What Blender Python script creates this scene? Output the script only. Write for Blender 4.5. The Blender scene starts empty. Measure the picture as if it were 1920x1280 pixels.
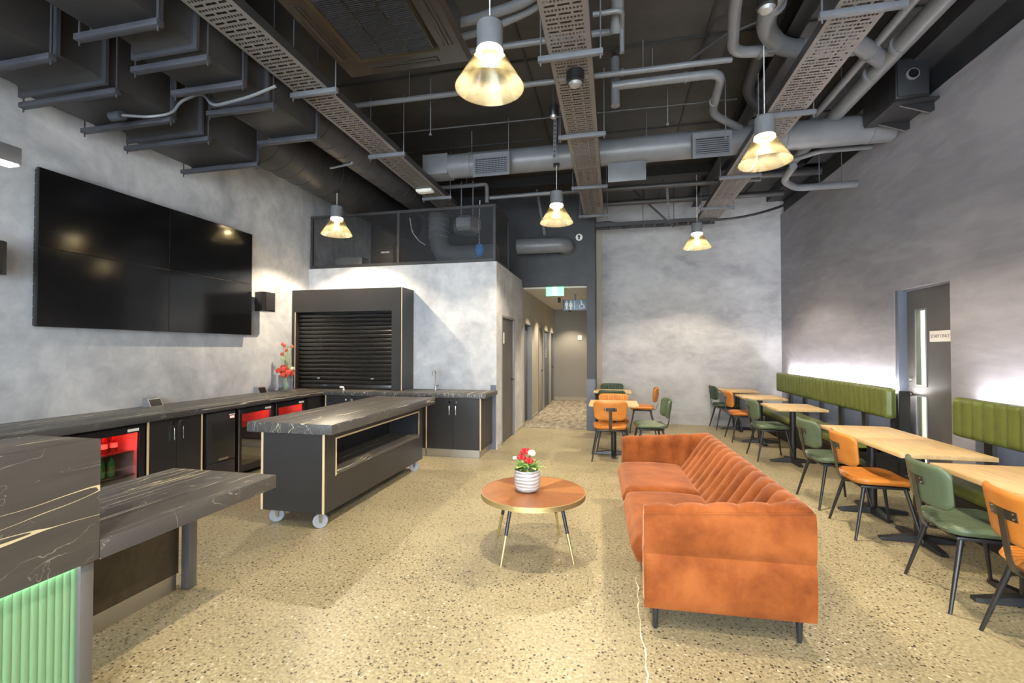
import bpy, bmesh, math, random
from mathutils import Vector, Matrix
random.seed(7)
S = bpy.context.scene
C = S.collection
PI = math.pi

# ------------------------------------------------------------------ camera
cam_d = bpy.data.cameras.new('camera')
cam_d.sensor_width = 36.0
cam_d.lens = 36.0 * 860.0 / 1920.0
cam_d.clip_start = 0.05
cam = bpy.data.objects.new('camera', cam_d)
C.objects.link(cam)
cam.location = (0, 0, 1.52)
cam.rotation_euler = (math.radians(90 + 1.0), 0, math.radians(12.456))
S.camera = cam

# ------------------------------------------------------------------ daylight outside the shopfront behind the camera
W = bpy.data.worlds.new('daylight'); S.world = W
W.use_nodes = True
W.node_tree.nodes['Background'].inputs[0].default_value = (0.82, 0.90, 1.0, 1)
W.node_tree.nodes['Background'].inputs[1].default_value = 9.0

# ------------------------------------------------------------------ exposure
S.view_settings.view_transform = 'Standard'
S.view_settings.look = 'None'
S.view_settings.gamma = 1.0
S.view_settings.use_curve_mapping = False
S.view_settings.exposure = 0.86

LAMP_W = 165.0          # watts of one pendant
WARM = (1.0, 0.84, 0.61)

# ================================================================== helpers
ORG = {}

def tag(o, label=None, cat=None, group=None, kind=None):
    if label: o['label'] = label
    if cat: o['category'] = cat
    if group: o['group'] = group
    if kind: o['kind'] = kind
    return o

def thing(name, label, cat, loc=(0, 0, 0), group=None, kind=None):
    o = bpy.data.objects.new(name, None)
    o.empty_display_size = 0.1
    C.objects.link(o)
    o.location = loc
    ORG[o.name] = Vector(loc)
    return tag(o, label, cat, group, kind)

def obj(name, bm, m, parent=None, smooth=35, label=None, cat=None, group=None, kind=None):
    me = bpy.data.meshes.new(name)
    bmesh.ops.recalc_face_normals(bm, faces=bm.faces)
    if parent is None:
        xs = [v.co.x for v in bm.verts]; ys = [v.co.y for v in bm.verts]; zs = [v.co.z for v in bm.verts]
        org = Vector(((min(xs) + max(xs)) / 2, (min(ys) + max(ys)) / 2, min(zs)))
        off = org
    else:
        off = ORG[parent.name]
        org = Vector((0, 0, 0))
    for v in bm.verts: v.co -= off
    bm.to_mesh(me); bm.free()
    if smooth:
        for p in me.polygons: p.use_smooth = True
        me.set_sharp_from_angle(angle=math.radians(smooth))
    me.materials.append(M(m) if isinstance(m, str) else m)
    o = bpy.data.objects.new(name, me)
    C.objects.link(o)
    o.location = org
    if parent is not None:
        o.parent = parent
    ORG[o.name] = off.copy()
    return tag(o, label, cat, group, kind)

def copy_tree(o, parent=None):
    c = o.copy(); C.objects.link(c); c.parent = parent
    for ch in o.children: copy_tree(ch, c)
    return c

def nb(): return bmesh.new()

def box(bm, x0, x1, y0, y1, z0, z1, bev=0.0, seg=2):
    vs = [bm.verts.new((x, y, z)) for x in (x0, x1) for y in (y0, y1) for z in (z0, z1)]
    fs = []
    for a in ((0, 1, 3, 2), (4, 6, 7, 5), (0, 4, 5, 1), (2, 3, 7, 6), (0, 2, 6, 4), (1, 5, 7, 3)):
        fs.append(bm.faces.new([vs[i] for i in a]))
    if bev:
        es = list({e for f in fs for e in f.edges})
        bmesh.ops.bevel(bm, geom=es, offset=bev, segments=seg, profile=0.5, affect='EDGES')
    return bm

def bx(*a, **k): return box(nb(), *a, **k)

def fillet(pts, r, n=6):
    pts = [Vector(p) for p in pts]
    if r <= 0 or len(pts) < 3: return pts
    out = [pts[0]]
    for i in range(1, len(pts) - 1):
        p, a, b = pts[i], pts[i - 1], pts[i + 1]
        da, db = (a - p), (b - p)
        rr = min(r, da.length * 0.49, db.length * 0.49)
        s, e = p + da.normalized() * rr, p + db.normalized() * rr
        for k in range(n + 1):
            t = k / n
            out.append(s * (1 - t) ** 2 + p * 2 * t * (1 - t) + e * t * t)
    out.append(pts[-1])
    return out

def tube(bm, pts, r, n=12, fil=0.0, caps=True, r2=None, flat=None):
    pts = fillet(pts, fil)
    L = [0.0]
    for i in range(1, len(pts)): L.append(L[-1] + (pts[i] - pts[i - 1]).length)
    rings = []
    t0 = (pts[1] - pts[0]).normalized()
    up = Vector((0, 0, 1)) if abs(t0.z) < 0.9 else Vector((1, 0, 0))
    nrm = (up - t0 * up.dot(t0)).normalized()
    for i, p in enumerate(pts):
        if i == 0: t = t0
        elif i == len(pts) - 1: t = (pts[-1] - pts[-2]).normalized()
        else: t = ((pts[i + 1] - p).normalized() + (p - pts[i - 1]).normalized()).normalized()
        nrm = (nrm - t * nrm.dot(t)).normalized()
        bn = t.cross(nrm)
        rad = r if r2 is None else r + (r2 - r) * L[i] / L[-1]
        ring = []
        for k in range(n):
            a = 2 * PI * k / n
            ca, sa = math.cos(a), math.sin(a)
            if flat: q = p + nrm * (flat[0] * (1 if ca > 0 else -1)) + bn * (flat[1] * (1 if sa > 0 else -1))
            else: q = p + nrm * (rad * ca) + bn * (rad * sa)
            ring.append(bm.verts.new(q))
        rings.append(ring)
    for a, b in zip(rings, rings[1:]):
        for k in range(n):
            bm.faces.new((a[k], a[(k + 1) % n], b[(k + 1) % n], b[k]))
    if caps:
        bm.faces.new(rings[0][::-1]); bm.faces.new(rings[-1])
    return bm

def bar(bm, pts, w, h, fil=0.0):
    """flat bar: sweeps a w x h rectangle (h along the sweep normal)"""
    pts = fillet(pts, fil)
    rings = []
    t0 = (pts[1] - pts[0]).normalized()
    up = Vector((0, 0, 1)) if abs(t0.z) < 0.9 else Vector((0, 1, 0))
    nrm = (up - t0 * up.dot(t0)).normalized()
    for i, p in enumerate(pts):
        if i == 0: t = t0
        elif i == len(pts) - 1: t = (pts[-1] - pts[-2]).normalized()
        else: t = ((pts[i + 1] - p).normalized() + (p - pts[i - 1]).normalized()).normalized()
        nrm = (nrm - t * nrm.dot(t)).normalized()
        bn = t.cross(nrm)
        rings.append([bm.verts.new(p + nrm * (h / 2 * a) + bn * (w / 2 * b)) for a, b in ((1, 1), (1, -1), (-1, -1), (-1, 1))])
    for a, b in zip(rings, rings[1:]):
        for k in range(4): bm.faces.new((a[k], a[(k + 1) % 4], b[(k + 1) % 4], b[k]))
    bm.faces.new(rings[0][::-1]); bm.faces.new(rings[-1])
    return bm

def lathe(bm, prof, c=(0, 0, 0), n=32, cap0=False, cap1=False):
    rings = []
    for r, z in prof:
        rings.append([bm.verts.new((c[0] + r * math.cos(2 * PI * k / n), c[1] + r * math.sin(2 * PI * k / n), c[2] + z)) for k in range(n)])
    for a, b in zip(rings, rings[1:]):
        for k in range(n): bm.faces.new((a[k], a[(k + 1) % n], b[(k + 1) % n], b[k]))
    if cap0: bm.faces.new(rings[0][::-1])
    if cap1: bm.faces.new(rings[-1])
    return bm

def cyl(bm, p0, p1, r, n=16, r2=None): return tube(bm, [p0, p1], r, n=n, r2=r2)

def disc(bm, c, r, axis, t, n=24):
    c = Vector(c); a = Vector(axis).normalized()
    return tube(bm, [c - a * t / 2, c + a * t / 2], r, n=n)

def prism(bm, poly, h0, h1, f):
    """poly of 2-D points extruded between h0 and h1, mapped to 3-D by f(u, v, h)"""
    a = [bm.verts.new(f(u, v, h0)) for u, v in poly]
    b = [bm.verts.new(f(u, v, h1)) for u, v in poly]
    bm.faces.new(a[::-1]); bm.faces.new(b)
    n = len(poly)
    for k in range(n): bm.faces.new((a[k], a[(k + 1) % n], b[(k + 1) % n], b[k]))
    return bm

def pad(bm, w, h, r, th, f, ribs=0, rib_d=0.006, edge=0.03, nx=None, ny=10, taper=0.0, back_flat=False):
    """upholstered pad: w x h outline with corner radius r, pillow edge, channels along v. f(u, v, t) -> 3-D"""
    nx = nx or (max(16, ribs * 6))
    xs = [-w / 2 + w * i / nx for i in range(nx + 1)]
    front, back = [], []
    for x in xs:
        ax = w / 2 - abs(x)
        hh = h / 2 - (r - math.sqrt(max(0.0, r * r - (r - ax) ** 2)) if ax < r else 0.0)
        fr, bk = [], []
        for j in range(ny + 1):
            t = -1 + 2 * j / ny
            t = math.sin(t * PI / 2) * 0.6 + t * 0.4
            y = t * hh
            d = min(ax, hh - abs(y))
            d = max(0.0, d)
            q = min(1.0, d / edge)
            prof = math.sqrt(1 - (1 - q) ** 2)
            rib = 0.0
            if ribs:
                ph = ((x + w / 2) / w * ribs) % 1.0
                rib = -rib_d * (1 - math.sin(PI * ph)) ** 2 * q
            sx = x * (1 + taper * (y / h))
            fr.append(bm.verts.new(f(sx, y, th / 2 * prof + rib)))
            if j in (0, ny): bk.append(fr[-1])
            else: bk.append(bm.verts.new(f(sx, y, -th / 2 * (prof if not back_flat else min(1, prof)))))
        front.append(fr); back.append(bk)
    for i in range(nx):
        for j in range(ny):
            bm.faces.new((front[i][j], front[i + 1][j], front[i + 1][j + 1], front[i][j + 1]))
            q = (back[i][j], back[i][j + 1], back[i + 1][j + 1], back[i + 1][j])
            bm.faces.new(q)
    for i in (0, nx):
        for j in range(ny):
            q = [front[i][j], front[i][j + 1], back[i][j + 1], back[i][j]]
            u = []
            for v in q:
                if v not in u: u.append(v)
            if len(u) >= 3: bm.faces.new(u)
    return bm

_font_cache = {}
def text_bm(txt, size, f, depth=0.002):
    """flat lettering as a thin solid, mapped by f(u, v, h)"""
    cu = bpy.data.curves.new('lettering', 'FONT')
    cu.body = txt; cu.size = size; cu.align_x = 'CENTER'; cu.align_y = 'CENTER'
    cu.extrude = depth / 2
    o = bpy.data.objects.new('lettering', cu)
    C.objects.link(o)
    dg = bpy.context.evaluated_depsgraph_get()
    me = bpy.data.meshes.new_from_object(o.evaluated_get(dg))
    bm = nb(); bm.from_mesh(me)
    for v in bm.verts: v.co = Vector(f(v.co.x, v.co.y, v.co.z + depth / 2))
    bpy.data.objects.remove(o); bpy.data.curves.remove(cu); bpy.data.meshes.remove(me)
    return bm

# ================================================================== materials
MATS = {}
def M(n): return MATS[n]

def base(name, col=(0.5, 0.5, 0.5), rough=0.5, metal=0.0, spec=0.5, **k):
    m = bpy.data.materials.new(name); m.use_nodes = True
    b = m.node_tree.nodes['Principled BSDF']
    b.inputs['Base Color'].default_value = (*col, 1)
    b.inputs['Roughness'].default_value = rough
    b.inputs['Metallic'].default_value = metal
    b.inputs['Specular IOR Level'].default_value = spec
    for kk, v in k.items():
        b.inputs[kk.replace('_', ' ')].default_value = v
    MATS[name] = m
    return m, m.node_tree, b

def node(nt, t, **k):
    n = nt.nodes.new(t)
    for a, v in k.items(): setattr(n, a, v)
    return n

def pos(nt, scale=(1, 1, 1), objc=False):
    if objc:
        g = node(nt, 'ShaderNodeTexCoord').outputs['Object']
    else:
        g = node(nt, 'ShaderNodeNewGeometry').outputs['Position']
    mp = node(nt, 'ShaderNodeMapping')
    mp.inputs['Scale'].default_value = scale
    nt.links.new(g, mp.inputs['Vector'])
    return mp.outputs[0]

def noise(nt, vec, scale, detail=4, rough=0.55, dist=0.0):
    n = node(nt, 'ShaderNodeTexNoise')
    n.inputs['Scale'].default_value = scale; n.inputs['Detail'].default_value = detail
    n.inputs['Roughness'].default_value = rough; n.inputs['Distortion'].default_value = dist
    nt.links.new(vec, n.inputs['Vector'])
    return n.outputs['Fac']

def ramp(nt, fac, stops, interp='LINEAR'):
    r = node(nt, 'ShaderNodeValToRGB')
    r.color_ramp.interpolation = interp
    e = r.color_ramp.elements
    while len(e) < len(stops): e.new(0.5)
    for i, (p, c) in enumerate(stops):
        e[i].position = p; e[i].color = (*c, 1) if len(c) == 3 else c
    nt.links.new(fac, r.inputs[0])
    return r.outputs[0]

def mix(nt, fac, a, b, mode='MIX'):
    n = node(nt, 'ShaderNodeMix', data_type='RGBA', blend_type=mode)
    for s, v in ((0, fac), (6, a), (7, b)):
        if hasattr(v, 'is_linked') or hasattr(v, 'node'): nt.links.new(v, n.inputs[s])
        elif isinstance(v, (int, float)): n.inputs[s].default_value = v
        else: n.inputs[s].default_value = (*v, 1)
    return n.outputs[2]

def mth(nt, op, a, b=None, clamp=False):
    n = node(nt, 'ShaderNodeMath', operation=op, use_clamp=clamp)
    for i, v in enumerate((a, b)):
        if v is None: continue
        if isinstance(v, (int, float)): n.inputs[i].default_value = v
        else: nt.links.new(v, n.inputs[i])
    return n.outputs[0]

def bump(nt, b, h, strength=0.2, dist=0.01):
    n = node(nt, 'ShaderNodeBump')
    n.inputs['Strength'].default_value = strength; n.inputs['Distance'].default_value = dist
    nt.links.new(h, n.inputs['Height']); nt.links.new(n.outputs[0], b.inputs['Normal'])

def plaster(name, c0, c1, c2, sc=0.9, rough=0.75, brush=(1, 1, 1)):
    m, nt, b = base(name, c1, rough, spec=0.25)
    p = pos(nt, brush)
    n1 = noise(nt, p, sc, 6, 0.6, 0.6)
    n2 = noise(nt, p, sc * 4.5, 5, 0.6, 0.4)
    f = mth(nt, 'ADD', mth(nt, 'MULTIPLY', n1, 0.65), mth(nt, 'MULTIPLY', n2, 0.35))
    col = ramp(nt, f, [(0.36, c0), (0.5, c1), (0.62, c2)])
    nt.links.new(col, b.inputs['Base Color'])
    bump(nt, b, noise(nt, p, 14, 6), 0.12, 0.01)
    return m

plaster('plaster_light', (0.36, 0.365, 0.39), (0.49, 0.495, 0.52), (0.62, 0.62, 0.635), 1.3)
plaster('plaster_end', (0.31, 0.31, 0.325), (0.42, 0.42, 0.435), (0.50, 0.50, 0.51), 0.9, brush=(1, 1, 1.6))
plaster('plaster_dark', (0.215, 0.208, 0.238), (0.275, 0.267, 0.30), (0.335, 0.326, 0.36), 0.55, brush=(1, 0.8, 3.2))
plaster('plaster_corridor', (0.40, 0.37, 0.31), (0.43, 0.40, 0.34), (0.46, 0.43, 0.37), 1)
base('corridor_grey', (0.30, 0.285, 0.26), 0.7)
base('corridor_ceiling', (0.66, 0.63, 0.56), 0.8)
base('white_paint', (0.8, 0.8, 0.76), 0.7)

# polished concrete with dark aggregate
m, nt, b = base('concrete_floor', (0.5, 0.45, 0.33), 0.3, spec=0.5)
p = pos(nt)
cloud = noise(nt, p, 0.7, 5, 0.6, 0.5)
c0 = ramp(nt, cloud, [(0.3, (0.185, 0.158, 0.088)), (0.5, (0.295, 0.252, 0.145)), (0.7, (0.39, 0.338, 0.205))])
fine = noise(nt, p, 60, 3)
c1 = mix(nt, 0.4, c0, ramp(nt, fine, [(0.35, (0.18, 0.155, 0.095)), (0.65, (0.60, 0.53, 0.37))]))
v = node(nt, 'ShaderNodeTexVoronoi'); v.inputs['Scale'].default_value = 64
nt.links.new(p, v.inputs['Vector'])
dens = mth(nt, 'MULTIPLY', mth(nt, 'SUBTRACT', noise(nt, p, 1.3, 4), 0.30, True), 2.0)
sepc = node(nt, 'ShaderNodeSeparateColor'); nt.links.new(v.outputs['Color'], sepc.inputs[0])
sel = mth(nt, 'LESS_THAN', sepc.outputs[0], mth(nt, 'MULTIPLY', dens, 1.1))
spot = mth(nt, 'LESS_THAN', v.outputs['Distance'], mth(nt, 'ADD', mth(nt, 'MULTIPLY', sepc.outputs[1], 0.32), 0.20))
chip = ramp(nt, sepc.outputs[2], [(0.0, (0.03, 0.026, 0.022)), (0.55, (0.09, 0.075, 0.055)), (0.85, (0.20, 0.16, 0.10)), (1, (0.6, 0.55, 0.45))])
c2 = mix(nt, mth(nt, 'MULTIPLY', mth(nt, 'MULTIPLY', sel, spot), 0.97), c1, chip)
nt.links.new(c2, b.inputs['Base Color'])
rr = ramp(nt, cloud, [(0.35, (0.33, 0.33, 0.33)), (0.65, (0.50, 0.50, 0.50))])
nt.links.new(rr, b.inputs['Roughness'])

m, nt, b = base('carpet_tile', (0.3, 0.27, 0.22), 0.95, spec=0.1)
p = pos(nt, (3, 1, 1))
c = ramp(nt, noise(nt, p, 3.2, 5, 0.7), [(0.35, (0.17, 0.145, 0.115)), (0.5, (0.30, 0.265, 0.215)), (0.65, (0.43, 0.39, 0.325))])
nt.links.new(c, b.inputs['Base Color'])
bump(nt, b, noise(nt, pos(nt), 180, 2), 0.4, 0.004)

def painted(name, c, rough=0.55, var=0.25, metal=0.0):
    m, nt, b = base(name, c, rough, metal)
    n = noise(nt, pos(nt), 3.5, 5, 0.65)
    lo = tuple(x * (1 - var) for x in c); hi = tuple(min(1, x * (1 + var)) for x in c)
    nt.links.new(ramp(nt, n, [(0.3, lo), (0.7, hi)]), b.inputs['Base Color'])
    return m
painted('ceiling_black', (0.036, 0.033, 0.032), 0.5)
painted('duct_black', (0.036, 0.034, 0.035), 0.45)
painted('duct_bracket', (0.050, 0.051, 0.062), 0.45)
painted('pipe_grey', (0.15, 0.155, 0.168), 0.38, 0.15)
painted('pipe_dark', (0.042, 0.041, 0.044), 0.42)
painted('tray_grey', (0.15, 0.138, 0.130), 0.5, 0.12)
painted('strut_grey', (0.13, 0.137, 0.155), 0.45, 0.12)
painted('wall_black', (0.030, 0.031, 0.036), 0.5)
painted('black_trim', (0.018, 0.017, 0.017), 0.5)
painted('charcoal_laminate', (0.026, 0.024, 0.024), 0.36, 0.10)
painted('carcass_inner', (0.012, 0.013, 0.017), 0.6)
painted('door_grey', (0.105, 0.10, 0.10), 0.42, 0.08)
painted('door_blue_grey', (0.11, 0.125, 0.16), 0.45, 0.08)
base('frame_grey', (0.22, 0.23, 0.25), 0.5)
base('ply_edge', (0.66, 0.50, 0.31), 0.55)
base('black_metal', (0.018, 0.018, 0.02), 0.38, 0.0, 0.6)
base('bracket_metal', (0.085, 0.075, 0.06), 0.32, 0.7)
base('chrome', (0.75, 0.75, 0.76), 0.15, 1.0)
base('steel', (0.55, 0.53, 0.50), 0.32, 1.0)
base('galvanised', (0.36, 0.37, 0.39), 0.4, 0.6)
base('brass', (0.60, 0.49, 0.24), 0.35, 0.85)
base('white_plastic', (0.82, 0.82, 0.80), 0.4)
base('caster_grey', (0.27, 0.285, 0.33), 0.45)
base('black_plastic', (0.012, 0.012, 0.013), 0.35)
base('screen_black', (0.006, 0.006, 0.007), 0.11, 0.0, 0.5)
base('shutter_black', (0.014, 0.013, 0.012), 0.22, 0.0, 0.7)
base('red_liquid', (0.12, 0.008, 0.008), 0.15)
base('green_glass', (0.03, 0.32, 0.08), 0.12)
base('cap_purple', (0.12, 0.05, 0.45), 0.4)
base('fridge_white', (0.75, 0.75, 0.78), 0.4)
base('blue_plastic', (0.05, 0.25, 0.65), 0.4)
base('cable_white', (0.7, 0.7, 0.7), 0.5)
base('sign_white', (0.78, 0.75, 0.72), 0.45)
base('sign_blue', (0.20, 0.27, 0.36), 0.4)
base('lettering_grey', (0.10, 0.10, 0.11), 0.5)
base('flower_red', (0.55, 0.015, 0.02), 0.5)
base('flower_coral', (0.75, 0.10, 0.06), 0.5)
base('flower_cream', (0.80, 0.78, 0.60), 0.5)
base('orange_stamen', (0.85, 0.42, 0.05), 0.5)

def leafy(name, a, c):
    m, nt, b = base(name, a, 0.5)
    nt.links.new(ramp(nt, noise(nt, pos(nt), 22, 3), [(0.35, a), (0.65, c)]), b.inputs['Base Color'])
leafy('leaf_green', (0.045, 0.17, 0.03), (0.22, 0.46, 0.10))
leafy('leaf_lime', (0.30, 0.42, 0.08), (0.55, 0.62, 0.22))

# dark stone laminate with pale and golden veins running along y
def stone(name, top=(0.080, 0.075, 0.072), lo=(0.052, 0.050, 0.052), rough=0.42):
    m, nt, b = base(name, lo, rough, spec=0.4)
    p = pos(nt, (1, 0.16, 1))
    basec = ramp(nt, noise(nt, p, 9, 5, 0.6), [(0.3, lo), (0.7, top)])
    def vein(sc, w, seed, dist, stretch):
        mp = pos(nt, stretch)
        ad = node(nt, 'ShaderNodeVectorMath', operation='ADD'); ad.inputs[1].default_value = (seed, seed * 1.7, seed * 0.6)
        nt.links.new(mp, ad.inputs[0])
        n = noise(nt, ad.outputs[0], sc, 4, 0.5, dist)
        d = mth(nt, 'ABSOLUTE', mth(nt, 'SUBTRACT', n, 0.5))
        thick = noise(nt, ad.outputs[0], sc * 2.3, 2)
        ww = mth(nt, 'ADD', mth(nt, 'MULTIPLY', mth(nt, 'SUBTRACT', thick, 0.46, True), w * 8), w * 0.35)
        return mth(nt, 'LESS_THAN', d, ww)
    v1 = vein(1.5, 0.0020, 3.1, 0.3, (1.5, 0.14, 1.5))
    v2 = vein(4.2, 0.0042, 11.7, 0.1, (2.6, 0.035, 1.1))
    v3 = vein(5.0, 0.0035, 23.3, 0.8, (1, 0.5, 1))
    c = mix(nt, mth(nt, 'MULTIPLY', v3, 0.35), basec, (0.5, 0.48, 0.45))
    c = mix(nt, mth(nt, 'MULTIPLY', v2, 0.85), c, (0.58, 0.55, 0.46))
    c = mix(nt, mth(nt, 'MULTIPLY', v1, 0.9), c, (0.64, 0.57, 0.38))
    nt.links.new(c, b.inputs['Base Color'])
stone('stone_laminate')

m, nt, b = base('bronze_panel', (0.07, 0.055, 0.035), 0.42, 0.25)
nt.links.new(ramp(nt, noise(nt, pos(nt, (1, 1, 0.5)), 5, 6, 0.7, 0.5), [(0.3, (0.035, 0.028, 0.02)), (0.7, (0.11, 0.088, 0.056))]), b.inputs['Base Color'])

m, nt, b = base('oak_top', (0.6, 0.43, 0.22), 0.42)
c = ramp(nt, noise(nt, pos(nt, (6, 0.7, 1)), 6, 5, 0.6), [(0.3, (0.50, 0.325, 0.145)), (0.7, (0.69, 0.49, 0.255))])
nt.links.new(c, b.inputs['Base Color'])

# walnut veneer laid in wedges
m, nt, b = base('walnut_wedges', (0.3, 0.12, 0.04), 0.3)
tc = node(nt, 'ShaderNodeTexCoord'); sp = node(nt, 'ShaderNodeSeparateXYZ'); nt.links.new(tc.outputs['Object'], sp.inputs[0])
ang = mth(nt, 'ARCTAN2', sp.outputs[1], sp.outputs[0])
wedge = mth(nt, 'FLOOR', mth(nt, 'MULTIPLY', ang, 12 / (2 * PI)))
wn = node(nt, 'ShaderNodeTexWhiteNoise', noise_dimensions='1D'); nt.links.new(wedge, wn.inputs['W'])
grain = noise(nt, pos(nt, (1, 1, 1), True), 26, 5, 0.6, 1.0)
fac = mth(nt, 'ADD', mth(nt, 'MULTIPLY', wn.outputs[0], 0.6), mth(nt, 'MULTIPLY', grain, 0.4))
nt.links.new(ramp(nt, fac, [(0.15, (0.22, 0.075, 0.022)), (0.5, (0.34, 0.135, 0.042)), (0.85, (0.48, 0.22, 0.075))]), b.inputs['Base Color'])

def leather(name, c, rough=0.42, var=0.16):
    m, nt, b = base(name, c, rough, spec=0.5)
    n = noise(nt, pos(nt), 7, 5, 0.6)
    nt.links.new(ramp(nt, n, [(0.3, tuple(x * (1 - var) for x in c)), (0.7, tuple(x * (1 + var) for x in c))]), b.inputs['Base Color'])
    bump(nt, b, noise(nt, pos(nt), 140, 3), 0.08, 0.003)
leather('leather_green', (0.092, 0.128, 0.076))
leather('leather_dark_green', (0.040, 0.068, 0.040))
leather('leather_tan', (0.52, 0.185, 0.030))
leather('leather_olive', (0.118, 0.142, 0.030), 0.36)

m, nt, b = base('velvet_rust', (0.45, 0.11, 0.025), 0.75, spec=0.15)
n = noise(nt, pos(nt), 4.0, 5, 0.65, 0.2)
nt.links.new(ramp(nt, n, [(0.32, (0.145, 0.034, 0.007)), (0.5, (0.220, 0.058, 0.012)), (0.68, (0.30, 0.088, 0.022))]), b.inputs['Base Color'])
b.inputs['Sheen Weight'].default_value = 0.45
b.inputs['Sheen Roughness'].default_value = 0.4
b.inputs['Sheen Tint'].default_value = (1.0, 0.55, 0.36, 1)
bump(nt, b, noise(nt, pos(nt), 9, 4), 0.15, 0.02)

m, nt, b = base('vase_marbled', (0.7, 0.68, 0.66), 0.4)
w = node(nt, 'ShaderNodeTexWave', wave_type='BANDS', bands_direction='Z'); w.inputs['Scale'].default_value = 9
w.inputs['Distortion'].default_value = 6; w.inputs['Detail'].default_value = 3
nt.links.new(pos(nt, (0.6, 0.6, 1.4)), w.inputs['Vector'])
nt.links.new(ramp(nt, w.outputs['Fac'], [(0.1, (0.26, 0.24, 0.235)), (0.6, (0.50, 0.485, 0.48))]), b.inputs['Base Color'])

def emit(name, col, st):
    m, nt, b = base(name, (0.8, 0.8, 0.8), 0.5)
    b.inputs['Emission Color'].default_value = (*col, 1)
    b.inputs['Emission Strength'].default_value = st
emit('lamp_glow', (1.0, 0.80, 0.46), 18)
emit('tube_glow', (1.0, 0.96, 0.9), 7)
emit('led_white', (1.0, 0.95, 0.98), 95)
emit('led_green', (0.70, 1.0, 0.74), 9)
emit('led_red', (1.0, 0.02, 0.01), 55)
emit('exit_green', (0.0, 0.62, 0.27), 0.6)
emit('exit_white', (0.9, 1.0, 0.95), 0.35)
emit('down_glow', (1.0, 0.82, 0.55), 12)
emit('panel_glow', (0.98, 1.0, 0.75), 40)
emit('display_red', (1.0, 0.1, 0.08), 1.2)

def seethrough(name, tint, gloss, fac, rough=0.03):
    """thin clear sheet: part mirror, part tinted pass-through"""
    m = bpy.data.materials.new(name); m.use_nodes = True; nt = m.node_tree
    nt.nodes.remove(nt.nodes['Principled BSDF'])
    t = node(nt, 'ShaderNodeBsdfTransparent'); t.inputs[0].default_value = (*tint, 1)
    g = node(nt, 'ShaderNodeBsdfGlossy'); g.inputs['Color'].default_value = (*gloss, 1); g.inputs['Roughness'].default_value = rough
    fr = node(nt, 'ShaderNodeLayerWeight'); fr.inputs[0].default_value = 0.35
    mx = node(nt, 'ShaderNodeMixShader')
    nt.links.new(mth(nt, 'ADD', mth(nt, 'MULTIPLY', fr.outputs['Fresnel'], 0.6), fac, True), mx.inputs[0])
    nt.links.new(t.outputs[0], mx.inputs[1]); nt.links.new(g.outputs[0], mx.inputs[2])
    nt.links.new(mx.outputs[0], nt.nodes['Material Output'].inputs[0])
    MATS[name] = m
seethrough('clear_glass', (0.95, 0.97, 0.96), (0.9, 0.9, 0.9), 0.03)
seethrough('fridge_glass', (0.85, 0.85, 0.85), (0.9, 0.9, 0.9), 0.10)
seethrough('shade_glass', (0.93, 0.89, 0.76), (0.82, 0.80, 0.72), 0.22, 0.14)
nt = MATS['shade_glass'].node_tree                    # a little frosted coating so the shade catches its own lamp
tr = node(nt, 'ShaderNodeBsdfTranslucent'); tr.inputs[0].default_value = (0.85, 0.80, 0.62, 1)
df = node(nt, 'ShaderNodeBsdfDiffuse'); df.inputs[0].default_value = (0.85, 0.80, 0.62, 1)
m1 = node(nt, 'ShaderNodeMixShader'); nt.links.new(tr.outputs[0], m1.inputs[1]); nt.links.new(df.outputs[0], m1.inputs[2])
m2 = node(nt, 'ShaderNodeMixShader'); m2.inputs[0].default_value = 0.035
outn = nt.nodes['Material Output']; prev_ = outn.inputs[0].links[0].from_socket
nt.links.new(prev_, m2.inputs[1]); nt.links.new(m1.outputs[0], m2.inputs[2]); nt.links.new(m2.outputs[0], outn.inputs[0])
seethrough('vase_glass', (0.80, 0.84, 0.90), (0.8, 0.85, 0.9), 0.15)

# expanded metal screen: fine diamonds, too small to pick apart
m = bpy.data.materials.new('expanded_mesh'); m.use_nodes = True; nt = m.node_tree
b = nt.nodes['Principled BSDF']; b.inputs['Base Color'].default_value = (0.034, 0.035, 0.040, 1); b.inputs['Roughness'].default_value = 0.4
g = pos(nt); sp = node(nt, 'ShaderNodeSeparateXYZ'); nt.links.new(g, sp.inputs[0])
h = mth(nt, 'ADD', sp.outputs[0], sp.outputs[1])
u = mth(nt, 'MULTIPLY', h, 1 / 0.022); vv = mth(nt, 'MULTIPLY', sp.outputs[2], 1 / 0.050)
d1 = mth(nt, 'ABSOLUTE', mth(nt, 'SUBTRACT', mth(nt, 'FRACT', mth(nt, 'ADD', u, vv)), 0.5))
d2 = mth(nt, 'ABSOLUTE', mth(nt, 'SUBTRACT', mth(nt, 'FRACT', mth(nt, 'SUBTRACT', u, vv)), 0.5))
solid = mth(nt, 'LESS_THAN', mth(nt, 'MINIMUM', d1, d2), 0.085)
t = node(nt, 'ShaderNodeBsdfTransparent'); mx = node(nt, 'ShaderNodeMixShader')
nt.links.new(solid, mx.inputs[0]); nt.links.new(t.outputs[0], mx.inputs[1]); nt.links.new(b.outputs[0], mx.inputs[2])
nt.links.new(mx.outputs[0], nt.nodes['Material Output'].inputs[0])
MATS['expanded_mesh'] = m

# green ribbed translucent sheet
m, nt, b = base('ribbed_green', (0.165, 0.315, 0.175), 0.3)

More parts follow.
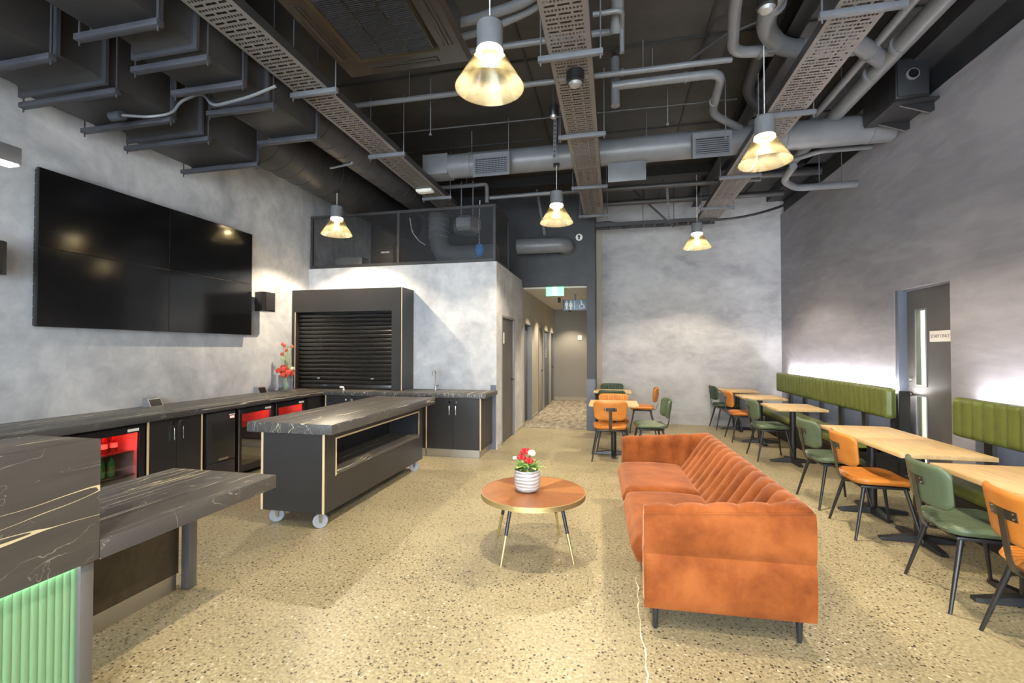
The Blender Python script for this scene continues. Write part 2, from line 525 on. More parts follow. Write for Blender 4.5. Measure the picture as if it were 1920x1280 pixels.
def light(name, kind, loc, power, col, parent=None, size=0.05, spot=None, blend=0.5, rot=(0, 0, 0), area=None):
    d = bpy.data.lights.new(name, kind); d.energy = power; d.color = col
    if kind == 'SPOT':
        d.spot_size = spot; d.spot_blend = blend; d.shadow_soft_size = size
    elif kind == 'POINT': d.shadow_soft_size = size
    elif kind == 'AREA':
        d.shape = 'RECTANGLE'; d.size, d.size_y = area
    o = bpy.data.objects.new(name, d); C.objects.link(o)
    if parent is not None:
        o.parent = parent; o.location = Vector(loc) - ORG[parent.name]
    else: o.location = loc
    o.rotation_euler = rot
    return o

# ================================================================== the setting
CEIL = 4.6
def struct(name, bm, m, parent=None, label=None):
    return obj(name, bm, m, parent, label=label, kind='structure' if parent is None else None)

fl = struct('floor', bx(-5.15, 3.35, -2.6, 9.95, -0.12, 0.0), 'concrete_floor', label='polished concrete floor with dark speckled aggregate')
bm = nb()                                                    # pale filled saw-cut joint
yy = -0.5; prev = None
while yy < 3.2:
    x = 0.145 + random.uniform(-0.010, 0.010); w_ = random.uniform(0.001, 0.005)
    a, c = bm.verts.new((x - w_, yy, 0.0015)), bm.verts.new((x + w_, yy, 0.0015))
    if prev: bm.faces.new((prev[0], prev[1], c, a))
    prev = (a, c); yy += 0.05
obj('floor_joint', bm, 'flower_cream', fl, label='pale filled joint line in the concrete')
struct('floor_corridor_base', bx(-1.95, -0.36, 9.951, 13.9, -0.12, 0.0), 'concrete_floor')
struct('floor_corridor', bx(-1.74, -0.44, 8.82, 13.85, 0.0, 0.008), 'carpet_tile', label='brown grey streaked carpet tiles in the corridor')
struct('ceiling', bx(-5.15, 3.35, -2.6, 9.95, CEIL, CEIL + 0.12), 'ceiling_black', label='dark painted ceiling slab above the services')
struct('wall_left', bx(-5.15, -5.0, -2.6, 9.0, 0, CEIL), 'plaster_light', label='mottled light grey plaster wall behind the video wall')
# right wall with the staff door opening
DY0, DY1, DZ = 5.27, 6.17, 2.20
bm = nb()
box(bm, 3.2, 3.35, -2.6, DY0, 0, 4.15); box(bm, 3.2, 3.35, DY1, 9.95, 0, 4.15); box(bm, 3.2, 3.35, DY0, DY1, DZ, 4.15)
struct('wall_right', bm, 'plaster_dark', label='dark grey brushed concrete wall behind the banquettes')
struct('wall_right_upper', bx(3.26, 3.35, -2.6, 9.85, 4.15, CEIL), 'wall_black', label='black band of wall above the grey concrete')
struct('wall_end', bx(-0.34, 3.35, 9.85, 10.0, 0, CEIL), 'plaster_end', label='tall grey plaster wall at the far end')
struct('trim_1', bx(-0.339, -0.235, 9.70, 9.849, 0, 4.05), 'plaster_corridor', label='narrow raw concrete pier beside the end wall')
# kitchen block: front wall, side wall with its door opening, loft floor
struct('wall_kitchen', bx(-5.0, -1.74, 6.78, 6.90, 0, 2.87), 'plaster_light', label='pale mottled plaster front of the kitchen block')
def wall_x(bm, x0, x1, y0, y1, z1, opens):
    c = y0
    for a, e, h in opens:
        box(bm, x0, x1, c, a, 0, z1); box(bm, x0, x1, a, e, h, z1); c = e
    box(bm, x0, x1, c, y1, 0, z1)
    return bm
struct('wall_kitchen_side', wall_x(nb(), -1.86, -1.74, 6.90, 8.82, 2.87, [(7.10, 8.05, 2.07)]), 'plaster_light', label='plaster side of the kitchen block with grey door')
struct('wall_corridor_left', wall_x(nb(), -1.86, -1.74, 8.82, 13.9, 2.75, [(8.97, 9.86, 2.07), (10.75, 11.50, 2.07), (11.68, 12.60, 2.03), (13.0, 13.75, 2.02)]), 'plaster_corridor', label='beige corridor wall with several doors')
struct('wall_corridor_right', bx(-0.46, -0.36, 8.95, 13.9, 0, 2.75), 'plaster_corridor', label='right wall of the corridor')
struct('wall_corridor_end', bx(-1.74, -0.46, 13.80, 13.9, 0, 2.75), 'corridor_grey', label='grey wall closing the corridor')
struct('ceiling_corridor', bx(-1.86, -0.36, 8.95, 13.9, 2.72, 2.80), 'corridor_ceiling', label='cream corridor ceiling')
struct('baseboard_corridor', bx(-1.74, -0.46, 13.785, 13.80, 0.008, 0.10), 'plaster_corridor')
struct('ceiling_loft', bx(-5.0, -1.75, 6.90, 8.80, 2.79, 2.87), 'ceiling_black', label='dark deck on top of the kitchen block')
bm = nb()
box(bm, -5.0, -0.34, 8.80, 8.95, 2.75, CEIL); box(bm, -0.49, -0.34, 8.80, 9.85, 0, 2.75); box(bm, -0.49, -0.34, 8.95, 9.85, 2.75, CEIL)
struct('wall_bulkhead', bm, 'wall_black', label='black wall above and beside the corridor opening')
bm = nb(); box(bm, -0.499, -0.331, 8.786, 8.80, 0.0, 0.96); box(bm, -0.34, -0.326, 8.786, 9.0, 0.0, 0.96)
struct('trim_2', bm, 'door_blue_grey', label='blue grey corner guard on the black pillar')
struct('trim_3', bx(-1.83, -1.745, 6.766, 6.78, 0.0, 0.98), 'door_blue_grey', label='blue grey corner guard on the kitchen block')
bm = nb(); box(bm, -1.74, -1.728, 6.80, 7.05, 0, 0.07); box(bm, -1.74, -1.728, 8.10, 8.93, 0, 0.07); box(bm, -1.74, -1.728, 9.90, 10.70, 0, 0.07)
struct('baseboard_left', bm, 'plaster_corridor')
# shopfront behind the camera: daylight enters here
bm = nb(); box(bm, -5.15, 3.35, -2.75, -2.6, 3.3, CEIL); box(bm, -5.15, -4.4, -2.75, -2.6, 0, 3.3); box(bm, 2.8, 3.35, -2.75, -2.6, 0, 3.3)
struct('wall_front', bm, 'plaster_light', label='shopfront wall behind the camera')
wn_ = thing('window_1', 'glazed shopfront behind the camera', None, (-0.8, -2.68, 0), kind='structure')
for k in range(5):
    x = -4.4 + 1.8 * k
    obj('mullion', bx(x - 0.03, x + 0.03, -2.71, -2.65, 0.06, 3.24), 'black_metal', wn_)
obj('window_rail', bx(-4.4, 2.8, -2.71, -2.65, 0, 0.06), 'black_metal', wn_)
obj('window_rail', bx(-4.4, 2.8, -2.71, -2.65, 3.24, 3.3), 'black_metal', wn_)
for k in range(4):
    x = -4.4 + 1.8 * k
    obj('pane', bx(x + 0.03, x + 1.77, -2.685, -2.675, 0.06, 3.24), 'clear_glass', wn_)
# ceiling seams / dark panels
bm = nb()
for y in (1.2, 3.0, 4.75, 6.6, 8.3): box(bm, -5.0, 3.2, y - 0.012, y + 0.012, CEIL - 0.02, CEIL)
for x in (-3.2, -0.9, 0.9, 2.55): box(bm, x - 0.012, x + 0.012, -2.6, 9.85, CEIL - 0.02, CEIL)
struct('trim_4', bm, 'black_trim', label='black joint strips between ceiling panels')
struct('trim_5', bx(2.95, 3.26, -2.6, 9.85, 4.42, CEIL - 0.001), 'wall_black', label='black bulkhead box along the right wall head')

# doors -------------------------------------------------------------
def corridor_door(n, y0, y1, h, m, label, recess=0.05, handle=True, frame='frame_grey', hs=1):
    d = thing('door_%d' % n, label, None, (-1.80, (y0 + y1) / 2, 0), kind='structure')
    leaf = obj('door_leaf', bx(-1.74 - recess - 0.04, -1.74 - recess, y0 + 0.030, y1 - 0.030, 0.0, h - 0.030, bev=0.002), m, d)
    for a, e, z0, z1 in ((y0, y0 + 0.033, 0, h), (y1 - 0.033, y1, 0, h), (y0 + 0.033, y1 - 0.033, h - 0.033, h)):
        obj('door_frame', bx(-1.85, -1.728, a, e, z0, z1), frame, d)
    if handle:
        bm = nb(); hy = (y1 - 0.11) if hs > 0 else (y0 + 0.11)
        x = -1.74 - recess
        disc(bm, (x + 0.006, hy, 1.0), 0.026, (1, 0, 0), 0.012)
        tube(bm, [(x, hy, 1.0), (x + 0.05, hy, 1.0), (x + 0.05, hy - 0.12 * hs, 1.0)], 0.009, 8, 0.02)
        obj('door_handle', bm, 'black_metal', d)
    return d, leaf
d2, leaf = corridor_door(2, 7.10, 8.05, 2.07, 'door_grey', 'grey flush door in the side of the kitchen block', 0.02)
for z in (0.3, 1.05, 1.75): obj('hinge', bx(-1.762, -1.748, 7.133, 7.147, z, z + 0.10), 'steel', d2)
obj('door_sign', bx(-1.76, -1.752, 7.30, 7.36, 1.62, 1.80), 'sign_white', d2)
corridor_door(3, 8.97, 9.86, 2.07, 'door_blue_grey', 'recessed blue grey corridor door nearest the room', 0.09, handle=False)
corridor_door(4, 10.75, 11.50, 2.07, 'plaster_corridor', 'beige corridor door with black lever handle', 0.02)
d5, leaf = corridor_door(5, 11.68, 12.60, 2.03, 'door_blue_grey', 'blue grey corridor door with a white accessible toilet symbol', 0.02, handle=False)
corridor_door(6, 13.0, 13.75, 2.02, 'door_grey', 'dark corridor door closest to the end wall', 0.05)

def figure_wheelchair(bm, f, s, t=0.003):
    """wheelchair pictogram in a plane; f(u, v, h)"""
    def ring(cu, cv, r, w, a0, a1, n=18):
        for k in range(n):
            a, e = a0 + (a1 - a0) * k / n, a0 + (a1 - a0) * (k + 1) / n
            poly = [(cu + (r - w) * math.cos(a), cv + (r - w) * math.sin(a)), (cu + r * math.cos(a), cv + r * math.sin(a)),
                    (cu + r * math.cos(e), cv + r * math.sin(e)), (cu + (r - w) * math.cos(e), cv + (r - w) * math.sin(e))]
            prism(bm, [(p * s, q * s) for p, q in poly], 0, t, f)
    def stroke(a, e, w):
        a, e = Vector((a[0], a[1])), Vector((e[0], e[1])); d = (e - a).normalized(); n_ = Vector((-d.y, d.x)) * w / 2
        prism(bm, [((a + n_).x * s, (a + n_).y * s), ((e + n_).x * s, (e + n_).y * s), ((e - n_).x * s, (e - n_).y * s), ((a - n_).x * s, (a - n_).y * s)], 0, t, f)
    prism(bm, [(0.09 * math.cos(2 * PI * k / 12) * s - 0.08 * s, 0.09 * math.sin(2 * PI * k / 12) * s + 0.44 * s) for k in range(12)], 0, t, f)
    stroke((-0.08, 0.33), (-0.05, 0.0), 0.11); stroke((-0.05, 0.02), (0.22, 0.0), 0.10); stroke((0.20, 0.02), (0.32, -0.36), 0.09)
    stroke((-0.06, 0.20), (0.16, 0.19), 0.07)
    ring(-0.03, -0.15, 0.29, 0.075, PI * 0.75, PI * 2.05)

def figure_person(bm, f, s, u0, skirt, t=0.003):
    prism(bm, [(u0 + 0.085 * s * math.cos(2 * PI * k / 12), 0.42 * s + 0.085 * s * math.sin(2 * PI * k / 12)) for k in range(12)], 0, t, f)
    if skirt: body = [(-0.11, 0.30), (0.11, 0.30), (0.22, -0.15), (0.10, -0.15), (0.10, -0.5), (-0.10, -0.5), (-0.10, -0.15), (-0.22, -0.15)]
    else: body = [(-0.17, 0.30), (0.17, 0.30), (0.17, -0.08), (0.11, -0.08), (0.11, -0.5), (-0.11, -0.5), (-0.11, -0.08), (-0.17, -0.08)]
    prism(bm, [(u0 + x * s, y * s) for x, y in body], 0, t, f)

bm = nb(); figure_wheelchair(bm, lambda u, v, h: (-1.759 + h, 12.15 - u, 1.42 + v), 0.26)
obj('door_symbol', bm, 'sign_white', d5)

# staff door in the right wall and the lit room behind it
d1 = thing('door_1', 'grey staff door with two narrow glass panes', None, (3.3, 5.72, 0), kind='structure')
XL = 3.29
bm = nb()
gy0, gy1 = 5.79, 5.95             # glass columns
box(bm, XL, XL + 0.045, DY0 + 0.005, gy0, 0.01, DZ - 0.02); box(bm, XL, XL + 0.045, gy1, DY1 - 0.065, 0.01, DZ - 0.02)
for z0, z1 in ((0.01, 0.28), (1.00, 1.13), (1.95, DZ - 0.02)): box(bm, XL, XL + 0.045, gy0, gy1, z0, z1)
obj('door_leaf', bm, 'door_grey', d1)
for z0, z1 in ((0.28, 1.00), (1.13, 1.95)):
    obj('pane', bx(XL + 0.02, XL + 0.026, gy0, gy1, z0, z1), 'clear_glass', d1)
    bm = nb()
    box(bm, XL - 0.006, XL + 0.004, gy0 - 0.015, gy0, z0 - 0.015, z1 + 0.015); box(bm, XL - 0.006, XL + 0.004, gy1, gy1 + 0.015, z0 - 0.015, z1 + 0.015)
    box(bm, XL - 0.006, XL + 0.004, gy0, gy1, z0 - 0.015, z0); box(bm, XL - 0.006, XL + 0.004, gy0, gy1, z1, z1 + 0.015)
    obj('glazing_bead', bm, 'frame_grey', d1)
obj('door_frame', bx(3.205, 3.345, DY1 - 0.06, DY1 - 0.001, 0, DZ - 0.001), 'door_blue_grey', d1)
obj('door_frame', bx(3.26, 3.345, DY0 + 0.005, DY1 - 0.06, DZ - 0.018, DZ - 0.001), 'frame_grey', d1)
bm = nb(); hy = DY1 - 0.12
disc(bm, (XL - 0.006, hy, 1.02), 0.027, (1, 0, 0), 0.012); tube(bm, [(XL, hy, 1.02), (XL - 0.05, hy, 1.02), (XL - 0.05, hy - 0.12, 1.02)], 0.010, 8, 0.02)
obj('door_handle', bm, 'bracket_metal', d1)
bm = nb(); disc(bm, (XL - 0.008, hy, 1.18), 0.032, (1, 0, 0), 0.016); disc(bm, (XL - 0.02, hy, 1.18), 0.018, (1, 0, 0), 0.03)
obj('deadlock', bm, 'chrome', d1)
sg = obj('door_sign', bx(XL - 0.012, XL - 0.004, 5.39, 5.71, 1.60, 1.715, bev=0.003), 'sign_white', d1, label='white plate reading STAFF ONLY')
obj('sign_lettering', text_bm('STAFF ONLY', 0.05, lambda u, v, h: (XL - 0.0125 - h, 5.55 - u, 1.6575 + v), 0.001), 'lettering_grey', sg)
for k_, (nm, a) in enumerate((('wall_staff_near', (3.351, 5.2, 4.6, 4.7, 0, 2.6)), ('wall_staff_far', (3.351, 5.2, 7.5, 7.6, 0, 2.6)), ('wall_staff_right', (5.2, 5.3, 4.6, 7.6, 0, 2.6)),
                 ('floor_staff', (3.351, 5.2, 4.7, 7.5, -0.1, 0)), ('ceiling_staff', (3.351, 5.3, 4.6, 7.6, 2.6, 2.7)))):
    struct(nm, bx(*a), 'white_paint')
obj('staff_room_light', bx(3.9, 4.5, 5.6, 7.0, 2.55, 2.599), 'panel_glow', label='lit ceiling panel in the room beyond the staff door', cat='ceiling light')
bm = nb(); box(bm, 4.70, 5.19, 6.35, 7.45, 0, 0.85, bev=0.01)
obj('staff_room_cabinet', bm, 'frame_grey', label='pale cabinet seen through the staff door glass', cat='cabinet')

# corridor signs and fittings
ex = thing('exit_sign', 'green exit sign with white running figure hanging in the corridor opening', 'sign', (-1.10, 8.88, 2.58))
obj('sign_body', bx(-1.28, -0.93, 8.87, 8.90, 2.56, 2.74, bev=0.003), 'exit_green', ex)
obj('sign_panel', bx(-1.155, -1.065, 8.863, 8.8699, 2.57, 2.73), 'exit_white', ex)
bm = nb(); F = lambda u, v, h: (-1.11 + u, 8.862 - h, 2.65 + v)
prism(bm, [(0.012 + 0.011 * math.cos(k * PI / 5), 0.048 + 0.011 * math.sin(k * PI / 5)) for k in range(10)], 0, 0.002, F)
for poly in ([(0.010, 0.035), (-0.012, 0.030), (-0.018, -0.010), (0.0, -0.012)], [(-0.002, -0.010), (-0.018, -0.010), (0.014, -0.030), (0.010, -0.06), (0.022, -0.058), (0.026, -0.022)],
             [(-0.006, -0.01), (-0.02, -0.012), (-0.034, -0.042), (-0.028, -0.048)], [(0.008, 0.03), (0.03, 0.008), (0.025, 0.002), (0.004, 0.02)], [(-0.012, 0.030), (-0.033, 0.012), (-0.03, 0.005), (-0.010, 0.02)]):
    prism(bm, poly, 0, 0.002, F)
obj('running_figure', bm, 'exit_green', ex)
obj('hanger', bx(-1.12, -1.09, 8.875, 8.895, 2.74, 2.80), 'galvanised', ex)
ts = thing('toilet_sign', 'blue grey toilet sign with white people and wheelchair symbols', 'sign', (-0.80, 10.0, 2.36))
obj('sign_body', bx(-1.05, -0.52, 10.0, 10.02, 2.37, 2.60, bev=0.003), 'sign_blue', ts)
obj('sign_edge', bx(-1.075, -1.05, 9.995, 10.025, 2.37, 2.60), 'black_metal', ts)
bm = nb(); F = lambda u, v, h: (-0.80 + u, 9.999 - h, 2.485 + v)
figure_person(bm, F, 0.19, -0.19, False); obj('man_symbol', bm, 'white_plastic', ts)
bm = nb(); figure_person(bm, F, 0.19, -0.10, True); obj('woman_symbol', bm, 'white_plastic', ts)
bm = nb(); prism(bm, [(-0.022, -0.085), (-0.012, -0.085), (-0.012, 0.085), (-0.022, 0.085)], 0, 0.003, F); obj('divider', bm, 'white_plastic', ts)
bm = nb(); figure_wheelchair(bm, lambda u, v, h: (-0.66 + u, 9.999 - h, 2.485 + v), 0.19); obj('wheelchair_symbol', bm, 'white_plastic', ts)
obj('hanger', bx(-0.82, -0.78, 10.005, 10.015, 2.60, 2.72), 'black_metal', ts)
sp_ = thing('wall_switch', 'small white switch plate on the corridor end wall', 'switch', (-0.97, 13.79, 1.78))
obj('plate', bx(-1.03, -0.91, 13.785, 13.80, 1.80, 1.94, bev=0.003), 'white_plastic', sp_)
obj('rocker', bx(-1.0, -0.94, 13.78, 13.7849, 1.83, 1.91), 'sign_white', sp_)
for i, (y, lab) in enumerate(((9.4, 'nearest'), (10.6, 'second'), (12.1, 'third'), (13.2, 'farthest'))):
    t = thing('corridor_downlight', '%s black cylinder downlight on the corridor ceiling' % lab, 'light', (-1.22, y, 2.60), group='corridor downlights')
    bm = nb(); lathe(bm, [(0.034, 0.12), (0.034, 0.0), (0.030, 0.0), (0.030, 0.02)], (-1.22, y, 2.60), 20, True)
    obj('housing', bm, 'black_metal', t)
    bm = nb(); disc(bm, (-1.22, y, 2.612), 0.028, (0, 0, 1), 0.006, 16); obj('lens', bm, 'down_glow', t)
    light('downlight_beam', 'SPOT', (-1.22, y, 2.595), 75, WARM, t, 0.03, math.radians(105), 0.6)
dt = thing('smoke_detector', 'white round detector on the black wall above the corridor', 'detector', (-0.63, 8.78, 3.62))
bm = nb(); disc(bm, (-0.63, 8.79, 3.66), 0.065, (0, 1, 0), 0.02, 28); obj('base_plate', bm, 'white_plastic', dt)
bm = nb(); box(bm, -0.645, -0.615, 8.772, 8.78, 3.62, 3.66); disc(bm, (-0.63, 8.776, 3.68), 0.022, (0, 1, 0), 0.01, 16); obj('sensor', bm, 'black_plastic', dt)

# ================================================================== kitchen block: mesh screen and loft contents
ms = thing('mesh_screen', 'dark expanded metal screen around the loft above the kitchen block', 'screen', (-3.3, 6.8, 2.87))
Z0, Z1 = 2.871, 3.76
bm = nb()
for a in ((-4.98, -1.76, 6.79, 6.83, Z0, Z0 + 0.05), (-4.98, -1.76, 6.79, 6.83, Z1 - 0.04, Z1)): box(bm, *a)
for x in (-4.98, -3.40, -1.80): box(bm, x, x + 0.04, 6.792, 6.828, Z0 + 0.05, Z1 - 0.04)
obj('front_frame', bm, 'pipe_dark', ms)
bm = nb()
for a in ((-1.795, -1.755, 6.83, 7.72, Z0, Z0 + 0.05), (-1.795, -1.755, 6.83, 7.72, Z1 - 0.04, Z1), (-1.795, -1.755, 7.68, 7.72, Z0 + 0.05, Z1 - 0.04)): box(bm, *a)
obj('side_frame', bm, 'pipe_dark', ms)
for x0, x1 in ((-4.94, -3.40), (-3.36, -1.80)):
    obj('mesh_panel', bx(x0, x1, 6.809, 6.811, Z0 + 0.05, Z1 - 0.04), 'expanded_mesh', ms)
obj('mesh_panel', bx(-1.776, -1.774, 6.83, 7.68, Z0 + 0.05, Z1 - 0.04), 'expanded_mesh', ms)
t = thing('loft_fan_duct', 'grey spiral duct with elbow behind the mesh screen', 'duct', (-2.6, 7.5, 2.9))
bm = nb(); tube(bm, [(-2.95, 7.45, 3.85), (-2.95, 7.45, 3.12), (-1.9, 7.45, 3.12)], 0.17, 20, 0.34); obj('elbow_duct', bm, 'pipe_grey', t)
bm = nb()
for k in range(4): lathe(bm, [(0.175, -0.01), (0.183, 0), (0.175, 0.01)], (-2.95, 7.45, 3.45 + k * 0.1), 20)
obj('duct_band', bm, 'galvanised', t)
t = thing('loft_fan_unit', 'pale fan box hanging behind the mesh screen', 'fan', (-2.35, 7.2, 3.45))
bm = nb(); lathe(bm, [(0.2, 0), (0.24, 0.06), (0.24, 0.2), (0.16, 0.26)], (-2.35, 7.2, 3.44), 6, True, True); obj('casing', bm, 'galvanised', t, smooth=0)
bm = nb(); tube(bm, [(-2.45, 7.2, 3.70), (-2.45, 7.2, 4.3)], 0.01, 6); tube(bm, [(-2.25, 7.2, 3.70), (-2.25, 7.2, 4.3)], 0.01, 6); obj('hanger_rod', bm, 'galvanised', t)
t = thing('loft_equipment_box', 'grey equipment case standing at the left of the loft', 'box', (-4.35, 7.0, 2.871))
obj('case', bx(-4.62, -4.12, 6.95, 7.15, 2.871, 3.05, bev=0.008), 'galvanised', t)
obj('case_lid', bx(-4.63, -4.11, 6.945, 7.155, 3.05, 3.075), 'frame_grey', t)
t = thing('loft_wall_router', 'small black router with white print behind the mesh', 'router', (-3.75, 7.1, 2.871))
obj('case', bx(-3.95, -3.6, 7.05, 7.2, 2.871, 3.28, bev=0.01), 'black_plastic', t)
obj('front_label', bx(-3.82, -3.66, 7.044, 7.0499, 3.14, 3.17), 'white_plastic', t)
t = thing('blue_bundle', 'blue bundle hanging on a white cord behind the mesh screen', 'cable', (-2.08, 7.0, 3.0))
bm = nb(); bmesh.ops.create_icosphere(bm, subdivisions=2, radius=0.10, matrix=Matrix.Translation((-2.08, 7.0, 3.10)) @ Matrix.Diagonal((0.8, 0.6, 1.1, 1)))
obj('bundle', bm, 'blue_plastic', t)
bm = nb(); tube(bm, [(-2.08, 7.0, 3.21), (-2.09, 7.0, 3.5), (-2.07, 7.0, 3.9)], 0.006, 6, 0.05); obj('cord', bm, 'cable_white', t)
bm = nb(); tube(bm, [(-3.25, 6.95, 3.68), (-3.22, 6.95, 3.45), (-3.08, 6.95, 3.28), (-2.98, 6.95, 3.22)], 0.008, 6, 0.1)
obj('loft_cable', bm, 'cable_white', label='loose grey cable curving beside the mesh screen post', cat='cable')

# ================================================================== servery hatch with roller shutter
sv = thing('servery_hatch', 'charcoal hatch surround with pale edges standing on the back counter', 'hatch', (-4.05, 6.57, 0.90))
SX0, SX1, SY, ST = -4.995, -3.10, 6.37, 2.46
OX0, OX1, OZ = -4.93, -3.27, 2.11
obj('header', bx(SX0, SX1 - 0.02, SY, 6.779, OZ, ST), 'charcoal_laminate', sv)
obj('right_pier', bx(OX1, SX1 - 0.02, SY, 6.779, 0.902, OZ), 'charcoal_laminate', sv)
obj('left_pier', bx(SX0, OX0, SY, 6.779, 0.902, OZ), 'charcoal_laminate', sv)
obj('side_panel', bx(SX1 - 0.02, SX1, SY + 0.004, 6.779, 0.902, ST), 'charcoal_laminate', sv)
obj('pale_edge', bx(SX1 - 0.012, SX1 + 0.001, SY - 0.002, SY + 0.004, 0.902, ST), 'ply_edge', sv)
obj('pale_edge', bx(OX0 - 0.012, OX0 + 0.002, SY - 0.004, SY - 0.0005, 0.902, OZ), 'ply_edge', sv)
rs = thing('roller_shutter', 'closed glossy black roller shutter in the servery hatch', 'shutter', (-4.1, 6.45, 0.91))
ns = 17; sh = (OZ - 0.02 - 0.98) / ns
me0 = None
for k in range(ns):
    z = 0.98 + k * sh
    bm = nb()
    prof = [(0.0, 0.0), (-0.010, sh * 0.12), (-0.016, sh * 0.45), (-0.012, sh * 0.75), (0.0, sh * 0.92), (0.012, sh * 0.92), (0.012, 0.0)]
    prism(bm, prof, OX0 + 0.004, OX1 - 0.004, lambda u, v, h: (h, 6.455 + u, z + v))
    obj('slat', bm, 'shutter_black', rs, smooth=50)
obj('bottom_rail', bx(OX0 + 0.004, OX1 - 0.004, 6.435, 6.47, 0.905, 0.978, bev=0.004), 'shutter_black', rs)
for x in (-4.55, -3.62):
    bm = nb(); disc(bm, (x, 6.43, 1.07), 0.016, (0, 1, 0), 0.02, 14); box(bm, x - 0.03, x + 0.03, 6.425, 6.433, 1.062, 1.078)
    obj('lock', bm, 'chrome', rs)

# ================================================================== counters
CT = 0.90
lc = thing('bar_worktop', 'long dark veined stone worktop along the left wall turning under the hatch', 'worktop', (-4.6, 4.0, 0.83))
obj('left_run', bx(-4.999, -4.25, 0.2, 6.779, 0.84, CT, bev=0.003), 'stone_laminate', lc)
obj('back_run', bx(-4.2499, -1.72, 6.11, 6.765, 0.84, CT, bev=0.003), 'stone_laminate', lc)

def handle_d(bm, f, z0, z1):
    """slim D handle; f(out, z) -> point"""
    tube(bm, [f(0, z0), f(0.03, z0), f(0.03, z1), f(0, z1)], 0.005, 8, 0.008)

# left run: fridges and cabinets, fronts in the plane x = -4.30
XF = -4.30
def left_cabinet():
    t = thing('bar_cabinet', 'black two door bar cabinet with chrome handles below the left worktop', 'cabinet', (-4.6, 3.80, 0))
    y0, y1 = 3.50, 4.10
    obj('carcass', bx(-4.95, XF - 0.02, y0 + 0.018, y1 - 0.018, 0.10, 0.83), 'charcoal_laminate', t)
    for a in (y0, y1 - 0.018): 
        sp = obj('side_panel', bx(-4.95, XF - 0.004, a, a + 0.018, 0.0, 0.835), 'charcoal_laminate', t)
        obj('pale_edge', bx(XF - 0.004, XF + 0.002, a, a + 0.018, 0.0, 0.835), 'ply_edge', sp)
    obj('kick', bx(-4.9, XF - 0.06, y0 + 0.018, y1 - 0.018, 0.0, 0.10), 'steel', t)
    for k, (a, c) in enumerate(((y0 + 0.02, 3.797), (3.803, y1 - 0.02))):
        d = obj('door', bx(XF - 0.018, XF, a, c, 0.105, 0.832), 'charcoal_laminate', t)
        hy = c - 0.045 if k == 0 else a + 0.045
        bm = nb(); handle_d(bm, lambda o, z: (XF + o, hy, z), 0.62, 0.74); obj('handle', bm, 'chrome', d)
        bm = nb(); disc(bm, (XF + 0.004, hy, 0.785), 0.014, (1, 0, 0), 0.01, 16); obj('lock', bm, 'chrome', d)
left_cabinet()

def glass_fridge(y0, y1, label, bottles=False, red=True):
    t = thing('bar_fridge', label, 'fridge', (-4.6, (y0 + y1) / 2, 0), group='under counter bar fridges')
    bm = nb()
    box(bm, -4.95, -4.90, y0, y1, 0.06, 0.83); box(bm, -4.90, XF - 0.03, y0, y0 + 0.03, 0.06, 0.83); box(bm, -4.90, XF - 0.03, y1 - 0.03, y1, 0.06, 0.83)
    box(bm, -4.90, XF - 0.03, y0 + 0.03, y1 - 0.03, 0.06, 0.14); box(bm, -4.90, XF - 0.03, y0 + 0.03, y1 - 0.03, 0.80, 0.83)
    obj('cabinet_body', bm, 'black_plastic', t)
    obj('liner', bx(-4.899, -4.89, y0 + 0.031, y1 - 0.031, 0.141, 0.799), 'fridge_white', t)
    obj('side_liner', bx(-4.889, XF - 0.04, y1 - 0.036, y1 - 0.031, 0.141, 0.799), 'fridge_white', t)
    for z in (0.36, 0.57):
        obj('shelf', bx(-4.88, XF - 0.08, y0 + 0.032, y1 - 0.038, z, z + 0.012), 'steel', t)
    obj('led_strip', bx(XF - 0.075, XF - 0.055, y0 + 0.05, y1 - 0.05, 0.782, 0.798), 'led_red', t, label='red light strip inside the fridge')
    bm = nb()
    for a in ((y0, y0 + 0.05, 0.09, 0.815), (y1 - 0.05, y1, 0.09, 0.815), (y0 + 0.05, y1 - 0.05, 0.09, 0.14), (y0 + 0.05, y1 - 0.05, 0.755, 0.815)):
        box(bm, XF - 0.028, XF, *a)
    d = obj('door', bm, 'black_plastic', t)
    obj('door_glass', bx(XF - 0.018, XF - 0.012, y0 + 0.05, y1 - 0.05, 0.14, 0.755), 'fridge_glass', d)
    obj('door_edge', bx(XF, XF + 0.004, y0 + 0.004, y0 + 0.012, 0.09, 0.815), 'steel', d)
    obj('control_badge', bx(XF, XF + 0.004, y1 - 0.16, y1 - 0.06, 0.77, 0.795), 'white_plastic', d)
    return t
glass_fridge(2.72, 3.48, 'open lit bar fridge holding red and green bottles beside the tall counter')
glass_fridge(4.58, 5.16, 'red lit glass door bar fridge next to the black ice machine')
glass_fridge(5.19, 5.80, 'red lit glass door bar fridge nearest the worktop corner')
t = thing('ice_machine', 'narrow black appliance with vents and red display between cabinet and fridges', 'appliance', (-4.6, 4.34, 0))
obj('case', bx(-4.93, XF - 0.01, 4.14, 4.54, 0.03, 0.825, bev=0.004), 'black_plastic', t)
obj('front_door', bx(XF - 0.01, XF + 0.006, 4.15, 4.53, 0.27, 0.815, bev=0.004), 'charcoal_laminate', t)
obj('drawer_front', bx(XF - 0.01, XF + 0.006, 4.15, 4.53, 0.08, 0.262, bev=0.004), 'charcoal_laminate', t)
for z in (0.50, 0.62):
    for k in range(6):
        obj('vent_slot', bx(XF + 0.006, XF + 0.009, 4.21, 4.36, z + k * 0.015, z + k * 0.015 + 0.008), 'black_trim', t)
obj('display', bx(XF + 0.006, XF + 0.009, 4.45, 4.51, 0.735, 0.76), 'display_red', t)
obj('badge', bx(XF + 0.006, XF + 0.009, 4.44, 4.52, 0.768, 0.782), 'white_plastic', t)
